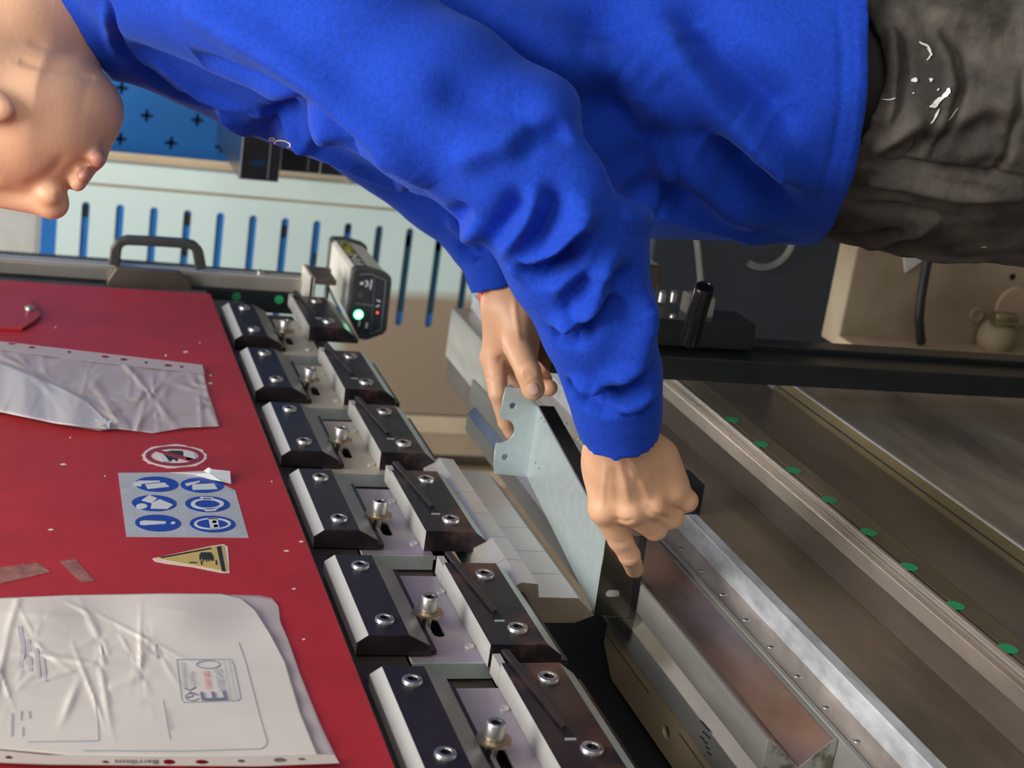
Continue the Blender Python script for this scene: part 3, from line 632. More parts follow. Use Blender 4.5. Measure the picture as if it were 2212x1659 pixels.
# ================================================================= worker
def C3(px, py, d): return np.array([(px - CX) * d / FPX, (py - CY) * d / FPX, d])      # photo frame, metres
class SDF:
    def __init__(s, lo, hi, h):
        s.h = h; s.lo = np.array(lo, np.float32); s.n = [int((b - a) / h) + 1 for a, b in zip(lo, hi)]
        ax = [np.arange(n, dtype=np.float32) * h + l for n, l in zip(s.n, s.lo)]
        s.X, s.Y, s.Z = np.meshgrid(*ax, indexing='ij', sparse=True); s.d = np.full(s.n, 1.0, np.float32)
    def sub(s, lo, hi):
        sl = []
        for k in range(3):
            a = max(0, int((lo[k] - s.lo[k]) / s.h)); b = min(s.n[k], int((hi[k] - s.lo[k]) / s.h) + 2); sl.append(slice(a, max(a, b)))
        sl = tuple(sl); return sl, s.X[sl[0], :, :], s.Y[:, sl[1], :], s.Z[:, :, sl[2]]
    def cone(s, a, b, ra, rb, k=.01, sz=1.0, cut=False):
        a, b = np.array(a, float), np.array(b, float); m_ = max(ra, rb) * max(1, sz) + k * 1.5 + .004
        sl, X, Y, Z = s.sub(np.minimum(a, b) - m_, np.maximum(a, b) + m_)
        if any(q.stop <= q.start for q in sl): return
        ab = b - a; ab2 = ab.copy(); ab2[2] /= sz; L2 = float(ab2 @ ab2) + 1e-12
        px, py, pz = X - a[0], Y - a[1], (Z - a[2]) / sz
        t = np.clip((px * ab2[0] + py * ab2[1] + pz * ab2[2]) / L2, 0, 1)
        d = np.sqrt((px - t * ab2[0]) ** 2 + (py - t * ab2[1]) ** 2 + (pz - t * ab2[2]) ** 2) - (ra + (rb - ra) * t)
        s.mix(sl, d.astype(np.float32), k, cut)
    def ell(s, c, r, k=.01, cut=False, rot=0):
        c = np.array(c, float); r = np.array(r, float); m_ = r.max() + k * 1.5 + .004
        sl, X, Y, Z = s.sub(c - m_, c + m_)
        if any(q.stop <= q.start for q in sl): return
        x, y, z = X - c[0], Y - c[1], Z - c[2]
        if rot: ca, sa = math.cos(rot), math.sin(rot); x, y = x * ca + y * sa, -x * sa + y * ca
        q = np.sqrt((x / r[0]) ** 2 + (y / r[1]) ** 2 + (z / r[2]) ** 2); d = (q - 1) * r.min()
        s.mix(sl, d.astype(np.float32), k, cut)
    def mix(s, sl, d, k, cut):
        o = s.d[sl]
        if cut: h = np.clip(.5 - .5 * (o + d) / k, 0, 1); s.d[sl] = o * (1 - h) + (-d) * h + k * h * (1 - h)
        else: h = np.clip(.5 + .5 * (d - o) / k, 0, 1); s.d[sl] = d * (1 - h) + o * h - k * h * (1 - h)
    def plane(s, p, n):                                    # keep the side n points away from
        n = np.array(n, float); n /= np.linalg.norm(n); p = np.array(p, float)
        s.d = np.maximum(s.d, ((s.X - p[0]) * n[0] + (s.Y - p[1]) * n[1] + (s.Z - p[2]) * n[2]).astype(np.float32))
    def mesh(s, smooth=2):
        d = s.d; d = np.pad(d, 1, constant_values=.5); n = d.shape; ins = d < 0
        cells = np.zeros([q - 1 for q in n], np.int8)
        for i in (0, 1):
            for j in (0, 1):
                for k in (0, 1): cells += ins[i:n[0] - 1 + i, j:n[1] - 1 + j, k:n[2] - 1 + k]
        act = (cells > 0) & (cells < 8); idx = np.full(act.shape, -1, np.int64); P = np.argwhere(act); idx[act] = np.arange(len(P))
        acc = np.zeros((len(P), 3)); cnt = np.zeros(len(P))
        cor = [(i, j, k) for i in (0, 1) for j in (0, 1) for k in (0, 1)]
        for a in cor:
            for ax in range(3):
                if a[ax]: continue
                b = list(a); b[ax] = 1; va = d[P[:, 0] + a[0], P[:, 1] + a[1], P[:, 2] + a[2]]; vb = d[P[:, 0] + b[0], P[:, 1] + b[1], P[:, 2] + b[2]]
                m_ = (va < 0) != (vb < 0); t = np.where(m_, va / np.where(m_, va - vb, 1), 0); pt = np.tile(np.array(a, float), (len(P), 1)); pt[:, ax] += t
                acc[m_] += pt[m_]; cnt[m_] += 1
        V = (P + acc / cnt[:, None] - 1) * s.h + s.lo
        F = []
        for ax in range(3):
            o1, o2 = [(1, 2), (2, 0), (0, 1)][ax]
            a = np.take(ins, range(n[ax] - 1), ax); b = np.take(ins, range(1, n[ax]), ax); E = np.argwhere(a != b); fl = a[tuple(E.T)]
            ok = (E[:, o1] > 0) & (E[:, o2] > 0) & (E[:, o1] < n[o1] - 1) & (E[:, o2] < n[o2] - 1); E = E[ok]; fl = fl[ok]
            q = []
            for u, v in ((0, 0), (1, 0), (1, 1), (0, 1)):
                c = E.copy(); c[:, o1] -= u; c[:, o2] -= v; q.append(idx[c[:, 0], c[:, 1], c[:, 2]])
            q = np.stack(q, 1); q[~fl] = q[~fl][:, ::-1]; F.append(q)
        F = np.concatenate(F); F = F[(F >= 0).all(1)]
        for _ in range(smooth):
            S = np.zeros_like(V); N = np.zeros(len(V))
            for i in range(4):
                j = (i + 1) % 4
                np.add.at(S, F[:, i], V[F[:, j]]); np.add.at(S, F[:, j], V[F[:, i]]); np.add.at(N, F[:, i], 1); np.add.at(N, F[:, j], 1)
            V = V * .45 + .55 * S / np.maximum(N, 1)[:, None]
        return V, F
def vnorm(V, F):
    n = np.cross(V[F[:, 2]] - V[F[:, 0]], V[F[:, 3]] - V[F[:, 1]]); N = np.zeros_like(V)
    for i in range(4): np.add.at(N, F[:, i], n)
    return N / (np.linalg.norm(N, axis=1)[:, None] + 1e-12)
def subdiv(V, F):
    bm = bmesh.new(); me = bpy.data.meshes.new('t'); me.from_pydata(V.tolist(), [], F.tolist()); bm.from_mesh(me)
    bmesh.ops.subdivide_edges(bm, edges=bm.edges, cuts=1, use_grid_fill=True, smooth=.6); bm.to_mesh(me); bm.free()
    V2 = np.empty(len(me.vertices) * 3); me.vertices.foreach_get('co', V2); F2 = np.array([p.vertices[:] for p in me.polygons]); bpy.data.meshes.remove(me)
    return V2.reshape(-1, 3), F2
def seg_field(V, pts, w):
    """0..1 closeness of every vertex to a 3-D polyline, with tapering ends; w = half width"""
    best = np.zeros(len(V)); T = len(pts) - 1
    for i in range(T):
        a, b = pts[i], pts[i + 1]; ab = b - a; L2 = ab @ ab + 1e-12; t = np.clip(((V - a) @ ab) / L2, 0, 1)
        D2 = ((V - a - t[:, None] * ab) ** 2).sum(1); g = (i + t) / T; tap = np.clip(np.minimum(g, 1 - g) * 5, 0, 1) ** .6
        best = np.maximum(best, np.exp(-D2 / (w * w)) * (.15 + .85 * tap))
    return best
def folds(V, F, L, damp=None):
    """raise (+) or sink (-) the surface along lines given where the photo shows them, found on the surface by ray casting"""
    tr = BVHTree.FromPolygons(V.tolist(), F.tolist()); N = vnorm(V, F); disp = np.zeros(len(V))
    for amp, w, px in L:
        pts = []
        px = [np.array(p, float) for p in px]; dense = []
        for a, b in zip(px[:-1], px[1:]):
            for t in np.linspace(0, 1, 4)[:-1]: dense.append(a + (b - a) * t)
        dense.append(px[-1])
        for p in dense:
            dr = Vector(((p[0] - CX) / FPX, (p[1] - CY) / FPX, 1)).normalized(); h = tr.ray_cast(Vector((0, 0, 0)), dr)
            if h[0] is not None: pts.append(np.array(h[0]))
        if len(pts) > 1: disp += amp * seg_field(V, pts, w)
    if damp is not None: disp *= damp(V)
    return V + N * disp[:, None]
def skin_obj(name, VF, mat, parent):
    V, F = VF; W = (RW @ V.T).T + CAM - wloc(parent); me = bpy.data.meshes.new(name)
    me.vertices.add(len(W)); me.vertices.foreach_set('co', W.ravel()); me.loops.add(len(F) * 4); me.polygons.add(len(F))
    me.loops.foreach_set('vertex_index', F.ravel().astype(np.int32)); me.polygons.foreach_set('loop_start', np.arange(0, len(F) * 4, 4, dtype=np.int32))
    me.update(calc_edges=True); me.validate(); me.materials.append(mat); me.shade_smooth(); return link(bpy.data.objects.new(name, me), parent)

SKIN = M('skin', (.70, .40, .225), 0, .46, 0, 16, col2=(.76, .44, .27), bump=.12, bs=220, sss=.12, thresh=(.3, .7))
CLOTH = M('blue_fleece_cloth', (.009, .055, .47), 0, .85, .14, 300, bump=.35, bs=900, rvar=.0, spec=.2); 
b_ = CLOTH.node_tree.nodes['Principled BSDF']; b_.inputs['Sheen Weight'].default_value = .2; b_.inputs['Sheen Roughness'].default_value = .4; b_.inputs['Sheen Tint'].default_value = (.25, .45, 1, 1)
TROU = M('grimy_work_trousers', (.032, .027, .021), 0, .8, 0, 17, col2=(.125, .108, .085), bump=.35, bs=160, thresh=(.40, .68))
foot = np.array([-.02, 1.30, 0.0])
pe = thing('person', 'person in blue sweatshirt and grimy dark work trousers bending over the press brake', 'person', foot)

# ---- sweatshirt
g = SDF(C3(-330, -560, 1.4) * [1, 1, 0] + [0, -.05, 1.04], [.285, .13, 1.86], .004)
stn = [  # photo x at depth 1.45, front contour y, centre depth, half thickness, half width
    (2000, 540, 1.43, .140, .215), (1870, 536, 1.43, .140, .215), (1740, 535, 1.43, .138, .213), (1600, 524, 1.43, .132, .205), (1400, 517, 1.44, .130, .200), (1200, 500, 1.45, .130, .198),
    (950, 428, 1.47, .130, .195), (750, 364, 1.47, .132, .19), (560, 300, 1.47, .13, .175), (400, 231, 1.46, .125, .155), (300, 184, 1.45, .115, .125), (210, 134, 1.44, .10, .09), (100, 40, 1.43, .08, .06), (0, -30, 1.42, .07, .055)]
xs_ = np.array([(a - CX) * 1.45 / FPX for a, *_ in stn])[::-1]
yf = np.array([(b - CY) * 1.46 / FPX for _, b, *_ in stn])[::-1]; zc = np.array([q[2] for q in stn])[::-1]; ry = np.array([q[3] for q in stn])[::-1]; rz = np.array([q[4] for q in stn])[::-1]
X1 = g.X[:, 0, 0]; YF_, ZC, RY, RZ = (np.interp(X1, xs_, q)[:, None, None].astype(np.float32) for q in (yf, zc, ry, rz))
g.d = ((np.sqrt(((g.Y - (YF_ - RY)) / RY) ** 2 + ((g.Z - ZC) / RZ) ** 2) - 1) * np.minimum(RY, RZ)).astype(np.float32)
g.d = np.maximum(g.d, (-.398 - g.X).astype(np.float32))
# near (left) sleeve
ch = [(330, -110, 1.32, .078), (560, -20, 1.27, .074), (780, 120, 1.225, .069), (950, 225, 1.20, .066), (1120, 335, 1.19, .064), (1205, 430, 1.19, .063), (1248, 560, 1.20, .054), (1292, 690, 1.215, .045), (1318, 800, 1.235, .0385), (1333, 880, 1.25, .036)]
gl = SDF([g.X[0, 0, 0], g.Y[0, 0, 0], g.Z[0, 0, 0]], [.285, .13, 1.86], .004)
for a, b in zip(ch[:-1], ch[1:]): gl.cone(C3(*a[:3]), C3(*b[:3]), a[3], b[3], .012)
gl.cone(C3(1333, 880, 1.25), C3(1341, 965, 1.265), .0335, .0325, .008)
pc = C3(1341, 944, 1.26); nc = C3(1350, 1080, 1.31) - C3(1335, 890, 1.25); gl.plane(pc, nc)
gl.cone(C3(1338, 925, 1.257), C3(1345, 1000, 1.275), .0255, .0265, .003, cut=True)
h = np.clip(.5 + .5 * (gl.d - g.d) / .006, 0, 1); g.d = gl.d * (1 - h) + g.d * h - .006 * h * (1 - h)
# far (right) sleeve
gr_ = SDF([g.X[0, 0, 0], g.Y[0, 0, 0], g.Z[0, 0, 0]], [.285, .13, 1.86], .004)
ch = [(560, 60, 1.62, .075), (800, 250, 1.66, .066), (980, 400, 1.665, .058), (1048, 500, 1.655, .044), (1072, 570, 1.64, .033), (1078, 650, 1.625, .030)]
for a, b in zip(ch[:-1], ch[1:]): gr_.cone(C3(*a[:3]), C3(*b[:3]), a[3], b[3], .01)
pc = C3(1078, 622, 1.63); gr_.plane(pc, [.22, 1, .12]); gr_.cone(C3(1077, 600, 1.635), C3(1080, 690, 1.62), .0225, .0225, .002, cut=True)
h = np.clip(.5 + .5 * (gr_.d - g.d) / .02, 0, 1); g.d = gr_.d * (1 - h) + g.d * h - .02 * h * (1 - h)
g.cone(C3(340, -60, 1.42), C3(120, 25, 1.385), .088, .068, .03)
# hem and neck openings
g.plane([.2815, 0, 0], [1, 0, 0])
g.d = np.maximum(g.d, -np.maximum((np.sqrt(((g.Y - (YF_ - RY)) / (RY - .009)) ** 2 + ((g.Z - ZC) / (RZ - .009)) ** 2) - 1) * RY, (.268 - g.X)).astype(np.float32))
pa, pb, pcn = C3(125, 0, 1.35), C3(215, 137, 1.46), C3(125, 0, 1.55); nn = np.cross(pb - pa, pcn - pa); nn *= -np.sign(nn[0]); g.plane(pa, nn)
V, F = g.mesh(3); V, F = subdiv(V, F)
FO = [
 # sleeve ridge running from shoulder to elbow front, and its hollow
 (.010, .016, [(400, 20), (560, 90), (700, 185), (830, 300), (930, 400)]), (-.010, .016, [(420, 130), (560, 190), (690, 270), (800, 350)]),
 (.006, .009, [(330, 130), (440, 200), (560, 250), (680, 310), (800, 370), (900, 415)]), (-.007, .008, [(300, 150), (380, 205), (460, 232), (560, 245)]),
 (-.003, .004, [(236, 0), (245, 50), (262, 100), (300, 150), (350, 190)]), (.002, .006, [(225, 20), (235, 80), (255, 125)]),
 (-.012, .014, [(560, 300), (600, 255), (650, 250)]), (.006, .010, [(440, 215), (520, 270), (560, 300)]),
 (.004, .010, [(600, 300), (700, 295), (800, 330), (860, 350)]),
 # sleeve folds below the elbow
 (-.011, .013, [(1060, 520), (1095, 480), (1130, 430)]), (.009, .011, [(1080, 545), (1130, 490), (1165, 420)]), (-.010, .012, [(1140, 560), (1180, 480), (1200, 410)]),
 (.010, .011, [(1110, 585), (1190, 550), (1240, 500), (1272, 450)]), (-.009, .009, [(1160, 590), (1225, 560), (1270, 500)]),
 (-.012, .008, [(1130, 575), (1165, 590), (1200, 580), (1260, 545)]), (.008, .010, [(1200, 640), (1260, 590), (1290, 540)]), (-.012, .011, [(1225, 650), (1265, 600), (1300, 540)]),
 (.011, .012, [(1200, 720), (1262, 690), (1300, 620), (1305, 560)]), (-.012, .008, [(1195, 715), (1240, 728), (1290, 690), (1350, 650)]), (-.008, .012, [(1280, 640), (1330, 610), (1370, 600)]),
 (.009, .014, [(1340, 820), (1370, 770), (1385, 700), (1380, 640)]), (-.010, .009, [(1230, 830), (1260, 860), (1300, 868), (1318, 850), (1325, 820)]), (.007, .009, [(1240, 820), (1280, 845), (1310, 840), (1340, 800)]),
 (-.008, .010, [(1325, 870), (1360, 850), (1400, 820)]), (.006, .008, [(1330, 885), (1375, 868), (1410, 835)]), (-.004, .006, [(1220, 660), (1250, 690), (1275, 720)]),
 (-.0035, .004, [(1250, 872), (1300, 893), (1360, 893), (1420, 868)]),
 # elbow / arm creases
 (-.006, .010, [(1120, 330), (1160, 290), (1230, 280)]), (.005, .012, [(990, 350), (1060, 320), (1150, 300)]), (-.006, .02, [(960, 200), (1060, 230), (1150, 230)]),
 # torso folds
 (.016, .028, [(1000, 20), (1150, 90), (1260, 150), (1330, 120)]), (-.018, .030, [(1300, 20), (1330, 120), (1300, 220), (1340, 330)]),
 (.015, .024, [(1330, 130), (1400, 180), (1500, 280), (1560, 350)]), (-.014, .022, [(1390, 150), (1460, 220), (1540, 300), (1600, 380)]),
 (.012, .024, [(1440, 60), (1520, 180), (1600, 290), (1700, 380)]), (-.015, .024, [(1480, 0), (1550, 120), (1640, 210), (1700, 280)]),
 (-.014, .022, [(1350, 400), (1400, 330), (1470, 300)]), (.014, .024, [(1380, 380), (1470, 330), (1560, 400), (1660, 480)]), (-.013, .020, [(1480, 290), (1580, 350), (1660, 420), (1700, 470)]),
 (.008, .016, [(1340, 460), (1440, 450), (1560, 480), (1690, 520)]), (-.008, .016, [(1360, 430), (1420, 400), (1500, 440)]), (.008, .014, [(1600, 240), (1700, 350), (1780, 420)]),
 # hem band
 (-.004, .0045, [(1805, 2), (1820, 100), (1818, 220), (1800, 330), (1770, 420), (1730, 490), (1700, 530)]), (.002, .003, [(1853, 20), (1858, 150), (1845, 300), (1815, 420), (1770, 500)]),
 # far sleeve
 (-.008, .010, [(990, 545), (1020, 550), (1050, 535)]), (.007, .010, [(970, 470), (1010, 500), (1050, 490)]), (-.006, .010, [(985, 470), (1010, 455)]),
]
V = folds(V, F, [(a * 1.75, w_ * .88, p) for a, w_, p in FO], lambda V: np.clip((.262 - V[:, 0]) / .04, .22, 1))
# fine irregular drape
ph = V * 1.0; V = V + vnorm(V, F) * (.0012 * np.sin(ph[:, 0] * 46 + ph[:, 1] * 31) * np.sin(ph[:, 1] * 57 + ph[:, 2] * 29))[:, None]
SW = skin_obj('sweatshirt', (V, F), CLOTH, pe)
SWT = BVHTree.FromPolygons(V.tolist(), F.tolist())
# logo print on the chest
def on_cloth(px, py, tree, lift=.0012):
    dr = Vector(((px - CX) / FPX, (py - CY) / FPX, 1)).normalized(); h = tree.ray_cast(Vector((0, 0, 0)), dr)
    if h[0] is None: return None
    return CAM + RW @ np.array(h[0] - dr * lift)
def print_strip(mb, pts, w_, tree=None):
    for a, b in zip(pts[:-1], pts[1:]):
        a, b = np.array(a, float), np.array(b, float); d = (b - a) / (np.linalg.norm(b - a) + 1e-9); n = np.array([-d[1], d[0]]) * w_ / 2
        q = [on_cloth(*p, tree) for p in (a - n, a + n, b + n, b - n)]
        if all(x_ is not None for x_ in q): k = RW[:, 2] * .0006; mb.loft([q, [x_ + k for x_ in q]])
lg = MB(); rr = []
for t in np.linspace(0, 2 * math.pi, 15): rr.append((607 + 19 * math.cos(t) * .9 + 3, 311 + 7 * math.sin(t) + math.cos(t) * 3))
print_strip(lg, rr, 3, SWT); print_strip(lg, [(550, 302), (566, 306)], 6, SWT); print_strip(lg, [(566, 309), (580, 316), (574, 305)], 5, SWT)
print_strip(lg, [(587 + 6 * math.cos(t), 301 + 3 * math.sin(t)) for t in np.linspace(0, 2 * math.pi, 10)], 2, SWT); print_strip(lg, [(600, 319), (604, 324), (598, 322)], 2.4, SWT); print_strip(lg, [(625, 317), (635, 320)], 2, SWT)
if lg.v: lg.build('white_chest_print', MT['white'], SW)
lr = MB(); print_strip(lr, [(570, 309), (582, 305)], 5, SWT)
if lr.v: lr.build('red_chest_print', MT['redink'], SW)

# ---- trousers
g = SDF([.20, -.45, 1.02], [.62, -.02, 1.75], .0042)
stn = [(1780, 512, 1.43, .128, .190), (1850, 528, 1.43, .131, .196), (1950, 552, 1.43, .138, .200), (2100, 562, 1.43, .142, .205), (2212, 576, 1.43, .148, .205), (2500, 580, 1.43, .15, .21)]
xs_ = np.array([(q[0] - CX) * 1.44 / FPX for q in stn]); yf = np.array([(q[1] - CY) * 1.44 / FPX for q in stn]); zc, ry, rz = (np.array([q[k] for q in stn]) for k in (2, 3, 4))
X1 = g.X[:, 0, 0]; YF_, ZC, RY, RZ = (np.interp(X1, xs_, q)[:, None, None].astype(np.float32) for q in (yf, zc, ry, rz))
g.d = ((np.sqrt(((g.Y - (YF_ - RY)) / RY) ** 2 + ((g.Z - ZC) / RZ) ** 2) - 1) * np.minimum(RY, RZ)).astype(np.float32)
g.plane([.605, 0, 0], [1, 0, 0])
edge = (.264 + .034 * np.exp(-((g.Y + .250) / .075) ** 2) * np.clip((1.36 - g.Z) / .05, 0, 1)).astype(np.float32)
inn = (np.sqrt(((g.Y - (YF_ - RY)) / (RY - .010)) ** 2 + ((g.Z - ZC) / (RZ - .010)) ** 2) - 1) * RY
g.d = np.maximum(g.d, -np.maximum(inn, g.X - .330).astype(np.float32)); g.d = np.maximum(g.d, edge - g.X)
V, F = g.mesh(2); V, F = subdiv(V, F)
V = folds(V, F, [(a * 1.45, w_, p) for a, w_, p in [
 (.004, .006, [(1925, 60), (1938, 130), (1938, 200), (1920, 280)]),
 (-.004, .0035, [(1920, 40), (1955, 80), (1958, 160), (1945, 230), (1925, 290)]), (.007, .010, [(1890, 330), (1940, 290), (2000, 250)]), (-.007, .009, [(1900, 345), (1960, 325), (2010, 290)]),
 (-.006, .0045, [(2030, 60), (2070, 110), (2078, 180), (2060, 250), (2030, 310), (2010, 350)]), (.005, .006, [(2020, 60), (2058, 110), (2066, 180), (2050, 250), (2018, 320)]),
 (-.004, .004, [(2212, 150), (2190, 290), (2160, 360), (2140, 385)]), (.006, .008, [(1870, 395), (1960, 395), (2080, 420), (2212, 425)]), (-.005, .005, [(1865, 352), (1990, 360), (2100, 375), (2212, 390)]),
 (-.010, .007, [(1850, 445), (1940, 455), (2030, 470)]), (.006, .006, [(2025, 470), (1980, 500), (1900, 520), (1850, 525)]), (-.008, .007, [(1810, 505), (1880, 510), (1960, 500)]),
 (.006, .014, [(2100, 240), (2150, 220), (2212, 240)]), (-.005, .012, [(2060, 120), (2140, 130), (2212, 110)]), (.008, .016, [(1900, 20), (2000, 50), (2100, 60), (2190, 100)]), (-.008, .014, [(1960, 30), (2060, 90), (2212, 70)]),
 (-.004, .010, [(2090, 300), (2130, 260), (2190, 300)]), (.004, .010, [(2080, 340), (2140, 320), (2200, 340)]), (.004, .006, [(1950, 545), (2050, 555), (2150, 560)])]])
s1 = np.sin(V[:, 0] * 95 + 3 * np.sin(V[:, 1] * 60)) * np.sin(V[:, 1] * 80 + 2 * np.sin(V[:, 2] * 50)); V = V + vnorm(V, F) * (.0014 * s1)[:, None]
TR = skin_obj('trousers', (V, F), TROU, pe); TRT = BVHTree.FromPolygons(V.tolist(), F.tolist())
# lower legs and shoes (below the frame)
hipc = CAM + RW @ np.array([.60, -.27, 1.43])
for sy in (-1, 1):
    hp = hipc + np.array([.0, sy * .085, .02]); kn = hp + np.array([-.02, sy * .01, -.23]); fo_ = np.array([hp[0] + .03, kn[1], .09])
    MB().tube([hp + [0, 0, .02], hp, (hp + kn) / 2, kn, (kn + fo_) / 2, fo_], [.098, .10, .088, .075, .066, .062], 28).build('trouser_leg', TROU, pe, smooth=True)
    sm = MB(); sm.loft([[(fo_[0] + x_, fo_[1] + y_ * .9, z_) for x_, y_ in rrect(-.06, 0, .28, .10, .045)] for z_, in ((0,), (.03,))]); sm.loft([[(fo_[0] - .06 + (x_) * s_, fo_[1] + y_ * s_, z_) for x_, y_ in rrect(0, 0, .265, .095, .045)] for z_, s_ in ((.03, 1), (.06, .92), (.095, .5))])
    sm.build('work_shoe', MT['rubber'], pe, .004)
# paint splashes and dark waistband gap
for pts, w_ in (([(1985, 90), (2005, 100), (2012, 118), (2000, 132)], 6), ([(1970, 172), (1985, 174)], 12), ([(2008, 170), (2016, 176)], 9), ([(2052, 190), (2045, 205), (2030, 215)], 10), ([(2040, 205), (2020, 225), (2005, 232)], 12), ([(2030, 235), (2015, 262), (2010, 268)], 6), ([(2025, 195), (2030, 190)], 5), ([(1975, 200), (1970, 202)], 4), ([(1905, 215), (1925, 215), (1940, 210)], 3), ([(2050, 260), (2075, 225)], 3), ([(2120, 535), (2135, 532)], 4)):
    sp = MB(); P_ = []
    for i in range(max(1, len(pts) - 1)):
        a, b = np.array(pts[i], float), np.array(pts[min(i + 1, len(pts) - 1)], float)
        for t in np.linspace(0, 1, 5)[:-1]: P_.append(a + (b - a) * t + np.random.randn(2) * w_ * .10)
    P_ = np.array(P_); d = np.gradient(P_, axis=0) if len(P_) > 1 else np.ones((1, 2)); nn_ = np.stack([-d[:, 1], d[:, 0]], 1); nn_ /= np.linalg.norm(nn_, axis=1)[:, None] + 1e-9
    wv = w_ / 2 * (.55 + .6 * np.random.rand(len(P_))) * np.sqrt(np.clip(np.sin(np.linspace(.25, math.pi - .25, len(P_))), .1, 1))
    L1 = [on_cloth(*(p + n2 * k), TRT, .0015) for p, n2, k in zip(P_, nn_, wv)]; L2 = [on_cloth(*(p - n2 * k), TRT, .0015) for p, n2, k in zip(P_, nn_, wv)]
    rows = [(a, b, b + RW[:, 2] * .0008, a + RW[:, 2] * .0008) for a, b in zip(L1, L2) if a is not None and b is not None]
    if len(rows) > 1: sp.loft(rows).build('paint_splash', MT['white'], TR, smooth=True)
wb = MB(); bx0 = .2772; 
g2 = [( .20 + .09 * k / 1.0, 0) for k in range(2)]
lp = []
for X_, rr_ in ((.256, -.020), (.285, -.020), (.325, -.022)):
    yf_ = np.interp(X_, xs_, yf); z_ = np.interp(X_, xs_, zc); r1 = np.interp(X_, xs_, ry) + rr_ + .006; r2 = np.interp(X_, xs_, rz) + rr_ + .006; yc_ = yf_ - np.interp(X_, xs_, ry)
    lp.append([CAM + RW @ np.array([X_, yc_ + r1 * math.cos(t), z_ + r2 * math.sin(t)]) for t in np.linspace(0, 2 * math.pi, 61)[:-1]])
wb.loft(lp).build('undershirt_band', M('dark_brown_undershirt', (.02, .013, .01), 0, .8), pe, smooth=True)

# ---- head and neck
h = .0022
g = SDF([-.60, -.41, 1.245], [-.325, -.08, 1.475], .0017)
def H(px, py, d=1.36): return C3(px, py, d)
g.ell(H(-110, 190), (.098, .098, .078), .02)                                   # skull
g.cone(H(-20, 150), H(120, 225), .062, .050, .02, 1.0)                          # cheek / jaw mass
g.cone(H(120, 225), H(205, 240), .044, .0205, .02, 1.25)                        # chin
g.ell(H(60, 300), (.055, .048, .056), .02)                                      # cheek
g.ell(H(150, 290), (.034, .034, .040), .014)                                    # mouth mound
g.ell(H(212, 243), (.0175, .021, .022), .010)                                   # chin ball
g.cone(H(209, 343, 1.342), H(209, 343, 1.376), .0076, .0076, .006)              # lower lip
g.cone(H(178, 377, 1.342), H(178, 377, 1.376), .0066, .0066, .006); g.cone(H(168, 396, 1.35), H(168, 396, 1.37), .0070, .0070, .006)              # upper lip
g.cone(H(130, 330), H(172, 352), .03, .0115, .012)                              # upper lip mound
g.cone(H(-40, 415), H(108, 440), .011, .0115, .008)                             # nose ridge
g.ell(H(115, 442), (.0135, .0125, .013), .006)                                  # nose tip
g.ell(H(108, 418, 1.345), (.011, .010, .008), .005); g.ell(H(108, 418, 1.375), (.011, .010, .008), .005)
g.cone(H(60, 330), H(100, 410), .035, .012, .014)
g.ell(H(131, 426, 1.338), (.0036, .0058, .010), .0015, cut=True)
pass
g.cone(H(60, 20, 1.37), H(330, -60, 1.42), .062, .070, .02)                     # neck
g.cone(H(-60, 60, 1.37), H(60, 20, 1.37), .062, .062, .02)
for dz in (-1, 1):
    g.ell(H(-45, 222, 1.36 + dz * .072), (.030, .0165, .009), .005, rot=.25); g.ell(H(-55, 222, 1.36 + dz * .081), (.018, .008, .005), .003, cut=True, rot=.25)
    g.ell(H(-70, 372, 1.36 + dz * .030), (.020, .012, .014), .010, cut=True); g.ell(H(-68, 356, 1.36 + dz * .030), (.0125, .0115, .014), .004)
    g.cone(H(-105, 385, 1.36 + dz * .012), H(-110, 365, 1.36 + dz * .045), .010, .008, .010)
Vh, Fh = g.mesh(3)
Vh = folds(Vh, Fh, [(-.0028, .004, [(40, 132), (100, 145), (160, 155), (205, 165)]), (-.0015, .004, [(60, 90), (120, 110), (180, 118)]), (-.003, .006, [(150, 375), (172, 362), (188, 355)]), (-.002, .006, [(60, 400), (95, 385), (120, 365), (135, 340)]), (-.002, .007, [(225, 310), (228, 322), (224, 330)])])

# ---- left hand (near): back towards the camera, index finger laid on the sheet flange
g = SDF(list(C3(1225, 850, 1.24)[:2]) + [1.20], list(C3(1540, 1290, 1.38)[:2]) + [1.43], .0014)
c = g.cone
W_ = (1343, 900, 1.262)
c(C3(1335, 880, 1.25), C3(1348, 985, 1.283), .0285, .030, .008, .72)
K = dict(i=(1305, 1100, 1.300), m=(1362, 1102, 1.294), r=(1411, 1088, 1.296), p=(1452, 1060, 1.302))
for k, (bx_, r0, r1) in dict(i=((1300, 975, 1.292), .0155, .0128), m=((1330, 965, 1.285), .0165, .0126), r=((1368, 965, 1.285), .016, .0120), p=((1405, 975, 1.292), .0155, .0115)).items():
    c(C3(*bx_), C3(*K[k]), r0, r1, .012)
c(C3(1335, 1000, 1.305), C3(1375, 1070, 1.315), .030, .028, .012, .6)           # palm
c(C3(1430, 985, 1.30), C3(1455, 1045, 1.31), .014, .013, .01)                    # little-finger edge
# index
tipd = depth_of(onplane(1372, 1228, N2, nN)) - .0095
c(C3(*K['i']), C3(1340, 1165, 1.318), .0122, .0104, .005); c(C3(1340, 1165, 1.318), C3(1360, 1200, 1.327), .0103, .0090, .003); c(C3(1360, 1200, 1.327), C3(1371, 1229, tipd), .0090, .0082, .003)
